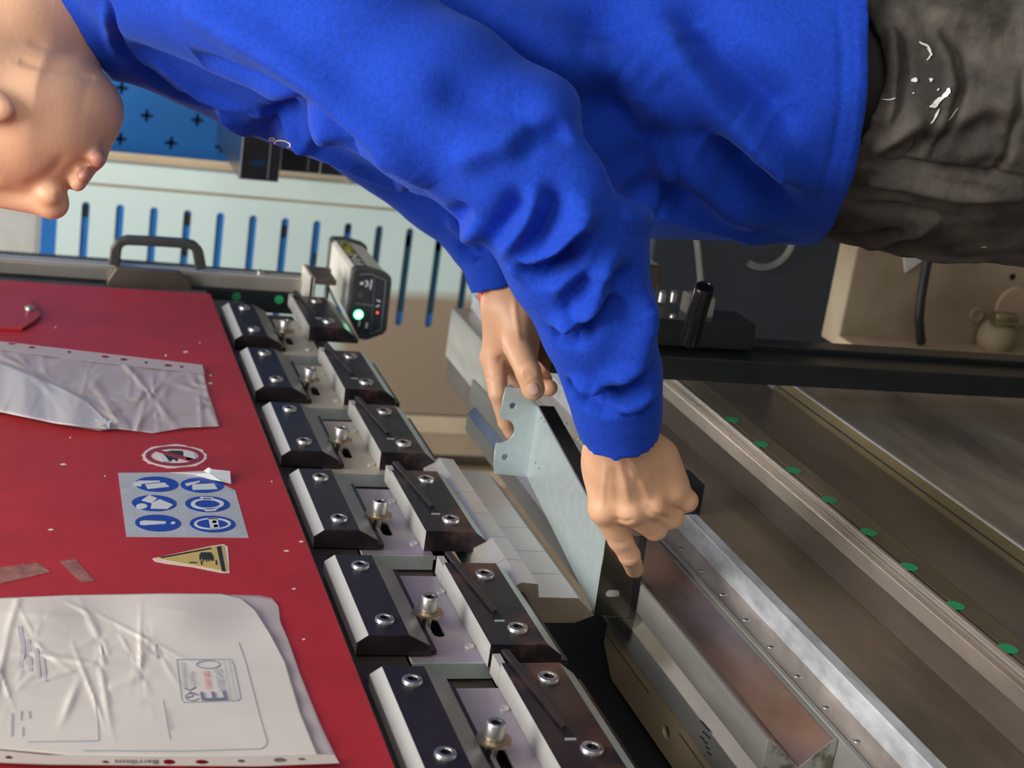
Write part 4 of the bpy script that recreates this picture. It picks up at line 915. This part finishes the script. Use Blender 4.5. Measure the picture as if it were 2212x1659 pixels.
# middle, ring, little: curled back under
def curl(k, pip, dip, tip, r=(.0112, .0104, .0094, .0086)):
    c(C3(*K[k]), C3(*pip), r[0], r[1], .004); c(C3(*pip), C3(*dip), r[1], r[2], .002); c(C3(*dip), C3(*tip), r[2], r[3], .002)
curl('m', (1415, 1142, 1.318), (1405, 1128, 1.342), (1375, 1095, 1.345), (.0118, .0104, .0094, .0088)); curl('r', (1450, 1117, 1.314), (1440, 1105, 1.338), (1405, 1080, 1.345), (.0116, .0104, .0094, .0086)); curl('p', (1483, 1082, 1.310), (1470, 1078, 1.333), (1435, 1055, 1.338), (.0112, .0098, .0090, .0080))
c(C3(1310, 990, 1.315), C3(1300, 1060, 1.345), .015, .0125, .008); c(C3(1300, 1060, 1.345), C3(1325, 1110, 1.372), .0120, .0095, .004)   # thumb behind
for k in 'imr': q = K[k]; g.ell(C3(q[0] + 3, q[1] + 4, q[2] - .006), (.0075, .0075, .0075), .007)
Vl, Fl = g.mesh(2)
Vl = folds(Vl, Fl, [(a * .85, w_, p) for a, w_, p in [(.0014, .0028, [(1335, 985), (1350, 1040), (1360, 1090)]), (.0012, .0028, [(1360, 985), (1385, 1040), (1405, 1080)]), (.001, .0025, [(1310, 1000), (1303, 1060), (1303, 1095)]), (-.0013, .004, [(1330, 1010), (1332, 1060), (1335, 1095)]), (-.0013, .004, [(1372, 1030), (1382, 1070), (1388, 1092)]),
 (.0012, .0018, [(1322, 990), (1345, 1000), (1362, 1012), (1375, 1040)]), (-.0010, .0012, [(1330, 1168), (1342, 1174), (1356, 1170)]), (-.0007, .0010, [(1333, 1176), (1344, 1180), (1356, 1176)]), (-.0006, .0010, [(1350, 1207), (1362, 1210), (1373, 1206)]),
 (-.0022, .0022, [(1395, 1090), (1420, 1112), (1450, 1126)]), (-.0022, .0020, [(1435, 1085), (1455, 1098), (1475, 1106)]), (-.0015, .003, [(1328, 1120), (1350, 1128), (1368, 1124)])]])
# ---- right hand (far): thumb on the flange, index behind it
g = SDF(list(C3(1000, 560, 1.62)[:2]) + [1.53], list(C3(1240, 985, 1.70)[:2]) + [1.75], .0015)
c = g.cone; d0 = 1.62
c(C3(1086, 585, 1.635), C3(1098, 665, 1.622), .0245, .0262, .008, .75)
c(C3(1098, 665, 1.622), C3(1072, 770, 1.635), .0265, .0155, .012, .75); c(C3(1105, 665, 1.625), C3(1095, 765, 1.645), .025, .017, .012, .8)
c(C3(1120, 670, 1.63), C3(1135, 740, 1.655), .022, .016, .012)
c(C3(1112, 680, 1.615), C3(1118, 745, 1.603), .018, .0150, .012)                   # thumb base
dT = depth_of(onplane(1150, 850, F2, nF)) - .010
c(C3(1118, 745, 1.603), C3(1141, 803, dT - .003), .0155, .0128, .004); c(C3(1141, 803, dT - .003), C3(1152, 840, dT), .0126, .0118, .003)
c(C3(1068, 775, 1.638), C3(1076, 850, 1.628), .0142, .0098, .008); c(C3(1076, 850, 1.628), C3(1092, 912, 1.645), .0096, .0080, .003)    # index
c(C3(1092, 912, 1.645), C3(1103, 935, 1.650), .0080, .0070, .003)
c(C3(1098, 770, 1.655), C3(1120, 815, 1.672), .0125, .0105, .004); c(C3(1120, 815, 1.672), C3(1165, 835, 1.665), .0105, .0095, .003); c(C3(1165, 835, 1.665), C3(1187, 838, 1.648), .0095, .0090, .003)
c(C3(1135, 740, 1.655), C3(1185, 757, 1.668), .0140, .0115, .006); c(C3(1185, 757, 1.668), C3(1197, 785, 1.66), .0112, .0095, .003); c(C3(1197, 785, 1.66), C3(1172, 790, 1.648), .0095, .009, .003)
c(C3(1128, 755, 1.66), C3(1150, 800, 1.68), .012, .0105, .004); c(C3(1150, 800, 1.68), C3(1175, 820, 1.675), .0105, .0095, .003)
Vr, Fr = g.mesh(2)
Vr = folds(Vr, Fr, [(-.0012, .0013, [(1132, 812), (1143, 806), (1157, 802)]), (-.001, .0012, [(1134, 818), (1146, 812), (1158, 808)]), (-.001, .0012, [(1130, 805), (1140, 800), (1152, 797)]), (-.003, .005, [(1078, 775), (1092, 778), (1102, 790)]), (.0016, .003, [(1110, 640), (1115, 690), (1122, 740)]), (-.001, .0012, [(1048, 815), (1062, 818), (1075, 815)])])
# ---- torso and arm core inside the clothes, joined into one body mesh
g = SDF([-.60, -.5, 1.1], [.30, .10, 1.8], .008); c = g.cone
c(C3(250, -30, 1.42), C3(900, 60, 1.45), .07, .085, .03); c(C3(900, 60, 1.45), C3(1850, 150, 1.44), .085, .10, .03)
c(C3(330, -100, 1.40), C3(480, -70, 1.30), .06, .045, .03); c(C3(480, -70, 1.30), C3(1190, 390, 1.21), .045, .036, .02); c(C3(1190, 390, 1.21), C3(1335, 880, 1.252), .036, .022, .01)
c(C3(400, 0, 1.5), C3(600, 90, 1.60), .06, .045, .03); c(C3(600, 90, 1.60), C3(980, 380, 1.67), .035, .026, .02); c(C3(980, 380, 1.67), C3(1084, 590, 1.636), .026, .020, .01)
c(C3(0, 30, 1.38), C3(330, -60, 1.43), .045, .05, .03)
Vc, Fc = g.mesh(1)
Vs, Fs, o_ = [], [], 0
for v, f in ((Vh, Fh), (Vl, Fl), (Vr, Fr), (Vc, Fc)): Vs.append(v); Fs.append(f + o_); o_ += len(v)
BODY = skin_obj('body', (np.concatenate(Vs), np.concatenate(Fs)), SKIN, pe)
# lips: a redder skin on the faces round the mouth
LIP = M('lip_skin', (.58, .27, .19), 0, .42, sss=.1); BODY.data.materials.append(LIP)
fc = Vh[Fh].mean(1)
def near(a, b, r): 
    ab = b - a; t = np.clip(((fc - a) @ ab) / (ab @ ab), 0, 1); return ((fc - a - t[:, None] * ab) ** 2).sum(1) < r * r
lipm = near(H(213, 346, 1.338), H(213, 346, 1.382), .0088) | near(H(184, 378, 1.338), H(184, 378, 1.382), .0072); nosm = (((fc - H(131, 426, 1.340)) / np.array([.0030, .0050, .0065])) ** 2).sum(1) < 1
mi_ = np.zeros(len(BODY.data.polygons), np.int32); mi_[:len(Fh)][lipm] = 1; BODY.data.polygons.foreach_set('material_index', mi_)
# nails
NAIL = M('fingernail', (.68, .42, .33), 0, .3, coat=.2)
treeR = BVHTree.FromPolygons(Vr.tolist(), Fr.tolist())
def nail(name, ctr, ax, wd, tree, parent):
    ctr, ax = np.array(ctr, float), np.array(ax, float); pr_ = np.array([-ax[1], ax[0]]) / np.linalg.norm(ax) * wd; top = []; n = 9; m_ = 7; bad = False
    grid = []
    for i in range(n):
        t = -1 + 2 * i / (n - 1); row = []
        for j in range(m_):
            s_ = (-1 + 2 * j / (m_ - 1)) * (math.sqrt(max(0, 1 - (abs(t)) ** 4)) * .97 + .03); q = on_cloth(*(ctr + ax * t + pr_ * s_), tree, .0007 - .0004 * abs(s_))
            if q is None: return
            row.append(q)
        grid.append(row)
    mb = MB(); vs = [q for r_ in grid for q in r_]; fs = [(i * m_ + j, i * m_ + j + 1, (i + 1) * m_ + j + 1, (i + 1) * m_ + j) for i in range(n - 1) for j in range(m_ - 1)]
    mb.add(vs, fs); o = mb.build(name, NAIL, parent, smooth=True); s_ = o.modifiers.new('s', 'SOLIDIFY'); s_.thickness = .0006; s_.offset = 0
nail('fingernail', (1152, 841), (4, 13), 12.5, treeR, BODY)
# red wristband on the far wrist, just below the cuff
q = CAM + RW @ C3(1090, 652, 1.627); axd = RW @ (C3(1098, 665, 1.622) - C3(1086, 585, 1.635))
axd = axd / np.linalg.norm(axd); u1 = np.cross(axd, RW[:, 2]); u1 /= np.linalg.norm(u1); u2 = np.cross(axd, u1)
ctr0 = CAM + RW @ C3(1093, 640, 1.628)
lps = []
for hh, dr_ in ((-.011, 0), (-.010, .0012), (.010, .0012), (.011, 0)):
    lps.append([ctr0 + axd * hh + u1 * ((.0262 + dr_) * math.cos(t)) + u2 * ((.0200 + dr_) * math.sin(t)) - u1 * .0015 for t in np.linspace(0, 2 * math.pi, 49)[:-1]])
MB().loft(lps).build('red_wristband', M('red_silicone', (.75, .06, .04), 0, .4), pe, smooth=True)
# hair cap and ear (outside the frame)
g = SDF([-.66, -.42, 1.22], [-.40, -.10, 1.50], .004)
g.ell(C3(-120, 178, 1.36), (.104, .104, .084), .01); g.plane(C3(-100, 200, 1.36), [.95, .55, 0])
skin_obj('short_hair', g.mesh(2), M('dark_hair', (.015, .011, .009), 0, .6, .2, 200, bump=.5, bs=400), pe)

# brows and lash lines
DH = M('brow_hair', (.02, .014, .01), 0, .7)
for dz in (-1, 1):
    tr_ = BVHTree.FromPolygons(Vh.tolist(), Fh.tolist())
    for nm, P_, r_ in (('eyebrow', [(-118, 1.36 + dz * .012), (-120, 1.36 + dz * .028), (-112, 1.36 + dz * .046)], .0028), ('lash_line', [(-52, 1.36 + dz * .020), (-48, 1.36 + dz * .031), (-54, 1.36 + dz * .041)], .0012)):
        pts = []
        for px, dp in P_:
            o_ = C3(px, 520, dp); h_ = tr_.ray_cast(Vector(o_), Vector((0, -1, 0)))
            if h_[0] is not None: pts.append(CAM + RW @ np.array(h_[0]))
        if len(pts) > 1: MB().tube(pts, r_, 8).build(nm, DH, pe, smooth=True)
# ================================================================= stickers and plastic sleeves on the red ram
def rp(px, py, h=0.0): return A(px, py, 0, XR + h)
def flat(name, pts, mat, parent, h0, h1, seg=True):
    return MB().loft([[rp(*p, 0) * [0, 1, 1] + [XR + h0, 0, 0] for p in pts], [rp(*p, 0) * [0, 1, 1] + [XR + h1, 0, 0] for p in pts]]).build(name, mat, parent)
def ellpx(cx, cy, rx, ry, n=36, a0=0, a1=2 * math.pi, sk=0.0):
    return [(cx + rx * math.cos(t) + sk * ry * math.sin(t), cy + ry * math.sin(t)) for t in np.linspace(a0, a1, n + (0 if a1 - a0 > 6.28 else 1))[: n if a1 - a0 > 6.28 else None]]
def annulus(name, o, i, mat, parent, h0, h1):
    n = len(o); O0, O1, I0, I1 = ([rp(*p) * [0, 1, 1] + [XR + h, 0, 0] for p in q] for q, h in ((o, h0), (o, h1), (i, h0), (i, h1)))
    mb = MB(); b = O0 + O1 + I1 + I0; fs = []
    for k in range(4):
        for j in range(n):
            a, c = k * n + j, k * n + (j + 1) % n; d, e_ = ((k + 1) % 4) * n + (j + 1) % n, ((k + 1) % 4) * n + j; fs.append((a, c, d, e_))
    return mb.add(b, fs).build(name, mat, parent)
def px_text(txt, mat, parent, p0, px_, ph, h=.0012, name='lettering'): return text_mesh(txt, mat, rp(*p0, h), rp(*px_, h), rp(*ph, h), parent, name)
E1, E2, E3 = .0003, .0006, .0009
# prohibition sticker
t = thing('prohibition_sticker', 'round worn white and red no-touching sticker on the red ram', 'sticker', rp(378, 986))
rim = [(x + 2.2 * math.sin(3 * i), y + 1.2 * math.cos(5 * i)) for i, (x, y) in enumerate(ellpx(377, 986, 70, 25, sk=.12))]
flat('sticker_base', rim, MT['stcream'], t, 0, E1)
annulus('red_ring', ellpx(377, 986, 63, 21.5, sk=.12), ellpx(377, 986, 51, 15.5, sk=.12), MT['stred'], t, E1, E2)
flat('hand_symbol', [(352, 978), (372, 974), (395, 975), (396, 992), (386, 988), (382, 998), (374, 992), (366, 999), (356, 993)], MT['stblack'], t, E1, E2)
flat('worn_patch', [(343, 985), (352, 982), (366, 998), (350, 1000)], MT['stwhite'], t, E2, E3); flat('worn_patch', [(398, 978), (418, 980), (424, 992), (404, 996)], MT['stwhite'], t, E2, E3)
flat('slash', [(334, 976), (345, 974), (424, 994), (412, 999)], MT['stred'], t, E2, E3)
# mandatory signs sheet
Q = [np.array(p, float) for p in ((255, 1022), (497, 1020), (537, 1162), (273, 1160))]
def bl(u, v): p = (Q[0] * (1 - u) + Q[1] * u) * (1 - v) + (Q[3] * (1 - u) + Q[2] * u) * v; return (float(p[0]), float(p[1]))
t = thing('mandatory_signs_sticker', 'silver rectangular sticker with six round blue pictograms on the red ram', 'sticker', rp(395, 1090))
flat('sticker_sheet', [bl(0, 0), bl(.45, 0), bl(.74, .02), bl(.82, .10), bl(1, .28), bl(1, 1), bl(0, 1)], MT['stickerbg'], t, 0, E1)
cu_ = {(0, 0): (338, 1047), (1, 0): (437, 1049), (0, 1): (333, 1088), (1, 1): (448, 1090), (0, 2): (341, 1131), (1, 2): (459, 1133)}
for (i, j), (cx, cy) in cu_.items(): flat('blue_disc', ellpx(cx, cy, 47 + j * 1.2, 16.5 + j * .8, sk=.2), MT['stblue'], t, E1, E2)
def icon(pts, m_=None): flat('pictogram', pts, m_ or MT['stwhite'], t, E2, E3)
icon([(287, 1045), (300, 1040), (345, 1040), (346, 1043), (306, 1047), (305, 1052), (290, 1051)]); icon([(314, 1048), (355, 1044), (366, 1053), (320, 1058)])           # 1 gloves
icon([(400, 1046), (432, 1040), (432, 1043), (404, 1052)]); icon([(415, 1048), (462, 1046), (470, 1058), (416, 1060)])                                              # 2 boots
icon([(306, 1082), (322, 1071), (340, 1078), (328, 1088)]); icon([(328, 1088), (345, 1080), (374, 1092), (362, 1101), (325, 1100)]); icon(ellpx(306, 1095, 12, 5.5)) # 3 reading
annulus('pictogram', ellpx(448, 1090, 36, 12), ellpx(448, 1090, 27, 8.5), MT['stwhite'], t, E2, E3); icon([(432, 1075), (462, 1076), (456, 1080), (438, 1080)]); icon([(440, 1101), (472, 1099), (466, 1105), (446, 1106)])   # 4 ear muffs
icon([(302, 1128), (312, 1126), (358, 1128), (358, 1133), (312, 1136), (302, 1134)]); icon(ellpx(374, 1131, 5, 2.6))                                                 # 5 exclamation
annulus('pictogram', ellpx(459, 1133, 40, 12.5), ellpx(459, 1133, 34, 9.8), MT['stwhite'], t, E2, E3); icon([(450, 1121), (470, 1122), (474, 1143), (455, 1144)]); icon(ellpx(463, 1129, 5, 3), MT['stblue']); icon(ellpx(466, 1138, 5, 3), MT['stblue'])   # 6 goggles
# peeled corner
P_ = [(366, 1021), (440, 1018), (451, 1010), (458, 1014), (497, 1018), (499, 1045), (478, 1040), (455, 1036), (420, 1026)]
hh = [.0006, .0015, .006, .006, .005, .0015, .0022, .0008, .0006]
base = [rp(*p) * [0, 1, 1] + [XR + h_, 0, 0] for p, h_ in zip(P_, hh)]
# keep the silhouette while lifting: place on the ray at the lifted height
base = [A(*p, 0, XR + h_) for p, h_ in zip(P_, hh)]
cen_ = sum(base) / len(base) + [.0012, 0, 0]; mb = MB(); mb.add(base + [cen_], [(i, (i + 1) % len(base), len(base)) for i in range(len(base))]); o = mb.build('peeled_corner', MT['stwhite'], t); s_ = o.modifiers.new('s', 'SOLIDIFY'); s_.thickness = .0003
# warning triangle
t = thing('warning_triangle_sticker', 'yellow triangular crushed hand warning sticker with worn white edge on the red ram', 'sticker', rp(440, 1210))
flat('sticker_base', [(329, 1207), (455, 1180), (483, 1176), (492, 1182), (496, 1238), (480, 1238), (420, 1226), (360, 1218), (335, 1213)], MT['stcream'], t, 0, E1)
flat('yellow_face', [(336, 1207), (455, 1182), (483, 1179), (493, 1234), (486, 1235)], MT['styellow'], t, E1, E2)
flat('black_border', [(345, 1205), (455, 1185), (457, 1187), (350, 1207)], MT['stblack'], t, E2, E3); flat('black_border', [(468, 1183), (477, 1181), (487, 1236), (479, 1235)], MT['stblack'], t, E2, E3)
flat('hand_symbol', [(430, 1201), (434, 1195), (455, 1195), (460, 1202), (462, 1212), (456, 1213), (454, 1208), (451, 1215), (448, 1208), (446, 1216), (442, 1208), (438, 1215), (436, 1207), (431, 1212)], MT['stblack'], t, E2, E3)
flat('hand_symbol', [(433, 1213), (436, 1213), (437, 1222), (434, 1221)], MT['stblack'], t, E2, E3); flat('hand_symbol', [(465, 1212), (468, 1212), (469, 1222), (466, 1222)], MT['stblack'], t, E2, E3); flat('arrow_symbol', [(409, 1216), (425, 1216), (425, 1218), (409, 1218)], MT['stblack'], t, E2, E3)
# scratches and glue marks of the ram's front
gl_ = M('old_glue_residue', (.30, .12, .10), 0, .55, .3, 120)
for pts in ([(128, 1212), (162, 1208), (205, 1256), (176, 1259)], [(0, 1226), (80, 1216), (110, 1236), (0, 1262)]): flat('glue_mark', pts, gl_, r, .0001, .0003)
for x_, y_, l_ in ((129, 1003, 16), (103, 1144, 14), (645, 1170, 12), (612, 1190, 14), (630, 1272, 10), (395, 760, 12), (355, 768, 6), (452, 811, 6), (450, 828, 9), (652, 1381, 8), (585, 1040, 4), (150, 945, 4), (225, 1028, 4), (430, 740, 3), (118, 707, 3)):
    flat('chip', [(x_, y_), (x_ + l_ * .6, y_ - 2), (x_ + l_, y_ + 1), (x_ + l_ * .5, y_ + 2.5)], MT['stcream'], r, .0001, .0003)

# ---------------------------------------------------------------- plastic sleeves
def coons(T_, B_, L_, R_, nu, nv, hfun):
    def samp(P, n):
        P = np.array(P, float); s_ = np.r_[0, np.cumsum(np.linalg.norm(np.diff(P, axis=0), axis=1))]; s_ /= s_[-1]; t_ = np.linspace(0, 1, n); return np.stack([np.interp(t_, s_, P[:, k]) for k in (0, 1)], 1)
    T_, B_, L_, R_ = samp(T_, nu), samp(B_, nu), samp(L_, nv), samp(R_, nv); V_ = []
    for j in range(nv):
        v = j / (nv - 1)
        for i in range(nu):
            u = i / (nu - 1); p = (1 - v) * T_[i] + v * B_[i] + (1 - u) * L_[j] + u * R_[j] - ((1 - u) * (1 - v) * T_[0] + u * (1 - v) * T_[-1] + (1 - u) * v * B_[0] + u * v * B_[-1])
            V_.append(A(p[0], p[1], 0, XR + hfun(u, v, p)))
    return V_, [(j * nu + i, j * nu + i + 1, (j + 1) * nu + i + 1, (j + 1) * nu + i) for j in range(nv - 1) for i in range(nu - 1)]
rng = np.random.RandomState(3)
def creases(n, lo, hi, amp):
    C_ = [(rng.uniform(*lo), rng.uniform(*hi), rng.uniform(0, math.pi), rng.uniform(30, 120), rng.uniform(3, 9), rng.uniform(-amp, amp)) for _ in range(n)]
    def f(p):
        s_ = 0
        for cx, cy, a, L_, w_, am in C_:
            dx, dy = p[0] - cx, p[1] - cy; t_ = dx * math.cos(a) + dy * math.sin(a); n2 = -dx * math.sin(a) + dy * math.cos(a)
            s_ += am * math.exp(-(n2 / w_) ** 2 - (t_ / L_) ** 2)
        return s_
    return f
PL = M('clear_crumpled_plastic', (.72, .66, .64), 0, .28, alpha=.50, bump=.25, bs=60, coat=.3)
PLB = M('milky_plastic_fold', (.80, .75, .74), 0, .3, alpha=.62, bump=.2, bs=80, coat=.3)
PLR = M('clear_plastic_margin', (.70, .60, .56), 0, .3, alpha=.62, coat=.2)
def grid_obj(name, vf, mat, parent, th=.0002):
    mb = MB(); mb.add(vf[0], vf[1]); o = mb.build(name, mat, parent, smooth=True); s_ = o.modifiers.new('s', 'SOLIDIFY'); s_.thickness = th; s_.offset = 1; return o
t = thing('empty_clear_sleeve', 'empty crumpled clear plastic sleeve stuck on the far half of the red ram', 'plastic sleeve', rp(200, 850))
cf = creases(46, (-40, 470), (770, 920), .0016)
grid_obj('film', coons([(-60, 740), (0, 752), (200, 778), (440, 806)], [(-60, 882), (0, 890), (120, 915), (215, 930), (250, 926), (330, 936), (400, 924), (473, 921)], [(-60, 740), (-60, 882)], [(440, 806), (450, 850), (462, 885), (473, 921)], 110, 40, lambda u, v, p: .0014 + .0012 * math.sin(p[0] * .021 + p[1] * .05) ** 2 + abs(cf(p))), PL, t)
# punched margin
hs_px = [((26, 742), 9, 2.6), ((70, 750), 9, 2.6), ((150, 760), 5, 2.6), ((228, 770), 9, 2.8), ((268, 776), 9, 2.8), ((316, 783), 4.5, 2.4), ((364, 789), 9, 2.8), ((393, 792), 4.5, 2.4)]
def yz(p, h=.0037): q = rp(p[0], p[1], h); return (q[1], q[2])
sheet('punched_margin', PLR, (XR + .0035, 0, 0), (0, 1, 0), (0, 0, 1), [yz(p) for p in ((-60, 727), (0, 737), (437, 788), (442, 808), (200, 781), (0, 755), (-60, 745))], [[yz(q) for q in ellpx(*c_, a_, b2, 14)] for c_, a_, b2 in hs_px], .0003, t)
fold_ = [(-60, 770), (0, 780), (60, 806), (130, 835), (190, 868), (225, 905), (232, 926), (120, 915), (0, 890), (-60, 882)]
base = [A(*p, 0, XR + .0052) for p in fold_]; cc_ = [A(p[0] * .5 + 10, 850, 0, XR + .006) for p in fold_]
grid_obj('folded_flap', coons(fold_[:7], [(-60, 882), (0, 890), (120, 915), (180, 922), (232, 927)], [(-60, 770), (-60, 882)], [(232, 925), (232, 927)], 60, 16, lambda u, v, p: .0045 + .002 * math.sin(p[0] * .03) ** 2 + abs(cf(p)) * .6), PLB, t)
for pts in ([(205, 906), (222, 910), (226, 903), (231, 911), (247, 905), (238, 914), (236, 927), (228, 916), (217, 922), (214, 913)],): 
    b_ = [A(*p, 0, XR + .007) for p in pts]; MB().loft([b_, [q + [.0004, 0, 0] for q in b_]]).build('glinting_crumple', MT['stwhite'], t)
t2 = thing('delivery_note_sleeve', 'plastic sleeve holding a stamped cream delivery note on the near end of the red ram', 'plastic sleeve', rp(300, 1450))
cf2 = creases(40, (-20, 420), (1290, 1520), .0015)
hf = lambda u, v, p: .0030 + .004 * math.exp(-((p[1] - 1330) / 60.) ** 2) * (.6 + .4 * math.sin(p[0] * .02)) + abs(cf2(p)) * max(0, 1 - max(0, p[0] - 300) / 200.)
PT = [(-60, 1296), (0, 1292), (150, 1286), (350, 1282), (480, 1283), (520, 1292)]; PR_ = [(520, 1292), (552, 1318), (585, 1370), (617, 1430), (650, 1540), (687, 1630)]
PB = [(-60, 1610), (0, 1618), (150, 1632), (350, 1636), (560, 1634), (687, 1630)]
grid_obj('delivery_note', coons(PT, PB, [(-60, 1296), (-60, 1610)], PR_, 150, 80, hf), MT['paper'], t2)
hS = lambda u, v, p: .0010 + .0012 * math.sin(p[1] * .05) ** 2
grid_obj('sleeve_film', coons([(480, 1284), (560, 1286), (588, 1292), (602, 1310)], [(500, 1650), (600, 1651), (680, 1651), (732, 1649)], [(480, 1284), (500, 1650)], [(602, 1310), (606, 1345), (622, 1380), (650, 1460), (690, 1560), (732, 1649)], 26, 60, hS), PL, t2)
mh = [((20, 1637), 9, 3.5), ((229, 1647), 9, 3), ((366, 1647), 14, 6), ((437, 1647), 15, 5), ((522, 1645), 9, 3.6), ((606, 1643), 15, 5.4), ((653, 1641), 9, 3.2)]
sheet('punched_margin', M('cream_margin', (.62, .53, .46), 0, .4), (XR + .0040, 0, 0), (0, 1, 0), (0, 0, 1), [yz(p) for p in ((-60, 1605), (0, 1622), (100, 1632), (350, 1638), (690, 1631), (722, 1632), (733, 1650), (560, 1656), (300, 1654), (100, 1652), (0, 1648), (-60, 1645))], [[yz(q) for q in ellpx(*c_, a_, b2, 14)] for c_, a_, b2 in mh], .0004, t2)
px_text('Barrilitos', MT['darkink'], t2, (342, 1641), (248, 1641), (341, 1650), .0046, 'margin_print')
# printed frame, stamp and lines on the note, lying on the paper surface
def note_h(p): return hf(0, 0, p) + .0006
def note_line(mb, pts, w_):
    dn = []
    for a, b in zip(pts[:-1], pts[1:]):
        n = max(2, int(math.hypot(b[0] - a[0], b[1] - a[1]) / 12)); dn += [(a[0] + (b[0] - a[0]) * k / n, a[1] + (b[1] - a[1]) * k / n) for k in range(n)]
    dn.append(pts[-1]); dn = np.array(dn, float); d = np.gradient(dn, axis=0); nn_ = np.stack([-d[:, 1], d[:, 0]], 1); nn_ /= np.linalg.norm(nn_, axis=1)[:, None] + 1e-9
    rows = []
    for p, k in zip(dn, nn_ * w_ / 2):
        h_ = note_h(p); a, b = A(*(p + k), 0, XR + h_), A(*(p - k), 0, XR + h_); rows.append([a, b, b - [.0002, 0, 0], a - [.0002, 0, 0]])
    mb.loft(rows)
m1 = MB(); note_line(m1, [(515, 1388), (530, 1430), (560, 1545), (576, 1600), (574, 1610), (563, 1617), (400, 1622), (180, 1621)], 1.6); m1.build('printed_frame', MT['ink2'], t2)
m1 = MB(); note_line(m1, [(205, 1510), (211, 1560), (213, 1598), (207, 1600), (60, 1602)], 1.3); m1.build('printed_box', MT['ink2'], t2)
m1 = MB(); note_line(m1, [(352, 1512), (360, 1560), (367, 1597)], 1.0); m1.build('signature_line', MT['gprint'], t2)
def note_text(txt, mat, p0, px_, ph, name='lettering'):
    h_ = note_h(np.array(p0)) + .0004; return text_mesh(txt, mat, A(*p0, 0, XR + h_), A(*px_, 0, XR + h_), A(*ph, 0, XR + h_), t2, name)
note_text('RECIBI MERCANCIA', MT['ink2'], (372, 1574), (364, 1530), (366, 1575))
m1 = MB(); note_line(m1, [(381, 1424), (384, 1450), (392, 1512), (396, 1517), (514, 1513), (519, 1508), (516, 1490), (505, 1438), (499, 1424), (381, 1424)], 1.4); m1.build('stamp_frame', MT['ink2'], t2)
note_text('PERFORMANCE', MT['ink2'], (406, 1483), (399, 1429), (397, 1484)); note_text('COATING', MT['ink2'], (423, 1482), (418, 1450), (413, 1483))
note_text('E', MT['ink'], (492, 1511), (487, 1492), (436, 1513)); note_text('NTREGAD', MT['ink2'], (489, 1491), (478, 1444), (473, 1492))
note_text('15 NOV 2025', MT['redink'], (458, 1487), (452, 1449), (445, 1488)); note_text('Tecnologia No. 27 Conjunto Ind.', MT['ink2'], (504, 1512), (487, 1427), (498, 1513)); note_text('Queretaro, Qro. Tel. 442 3460', MT['ink2'], (514, 1510), (499, 1427), (508, 1511))
m1 = MB(); note_line(m1, ellpx(449, 1435, 25, 8.5, 24) + [ellpx(449, 1435, 25, 8.5, 24)[0]], 2.4); m1.build('stamp_letter_ring', MT['ink2'], t2)
m1 = MB(); note_line(m1, ellpx(415, 1505, 15, 8, 20, .3, 5.9), 1.2); m1.build('stamp_emblem', MT['ink'], t2); m1 = MB(); note_line(m1, [(402, 1507), (418, 1503), (408, 1494), (424, 1500)], 2); m1.build('stamp_emblem', MT['ink'], t2); m1 = MB(); note_line(m1, [(398, 1486), (410, 1491), (422, 1484)], 2); m1.build('stamp_emblem', MT['ink'], t2)
blur = M('faded_print', (.52, .50, .52), 0, .6)
for pts, w_ in (([(42, 1352), (50, 1400), (44, 1440)], 10), ([(60, 1380), (66, 1450)], 9), ([(78, 1400), (84, 1465)], 8), ([(92, 1410), (98, 1470)], 6), ([(335, 1390), (339, 1420)], 4), ([(25, 1540), (24, 1590)], 5), ([(45, 1535), (44, 1555)], 4), ([(62, 1535), (63, 1552)], 4), ([(48, 1570), (48, 1590)], 4)):
    m1 = MB(); note_line(m1, pts, w_); m1.build('faded_text_block', blur, t2)
# stamped marks on the die's rear flat (worn, illegible)
for k, (x_, y_) in enumerate(((1512, 1556), (1519, 1564), (1526, 1572), (1518, 1580), (1526, 1588), (1512, 1590), (1520, 1600), (1524, 1612), (1528, 1624))):
    mk = MB(); a = A(x_, y_, 2, 1.0541); b = A(x_ + 9, y_ + 7, 2, 1.0541); d = (b - a); n = np.array([-d[1], d[0], 0]); n = n / np.linalg.norm(n) * .0007
    mk.loft([[a - n, b - n, b + n, a + n], [q + [0, 0, .0002] for q in (a - n, b - n, b + n, a + n)]]).build('worn_mark', MT['darkink'], vd)
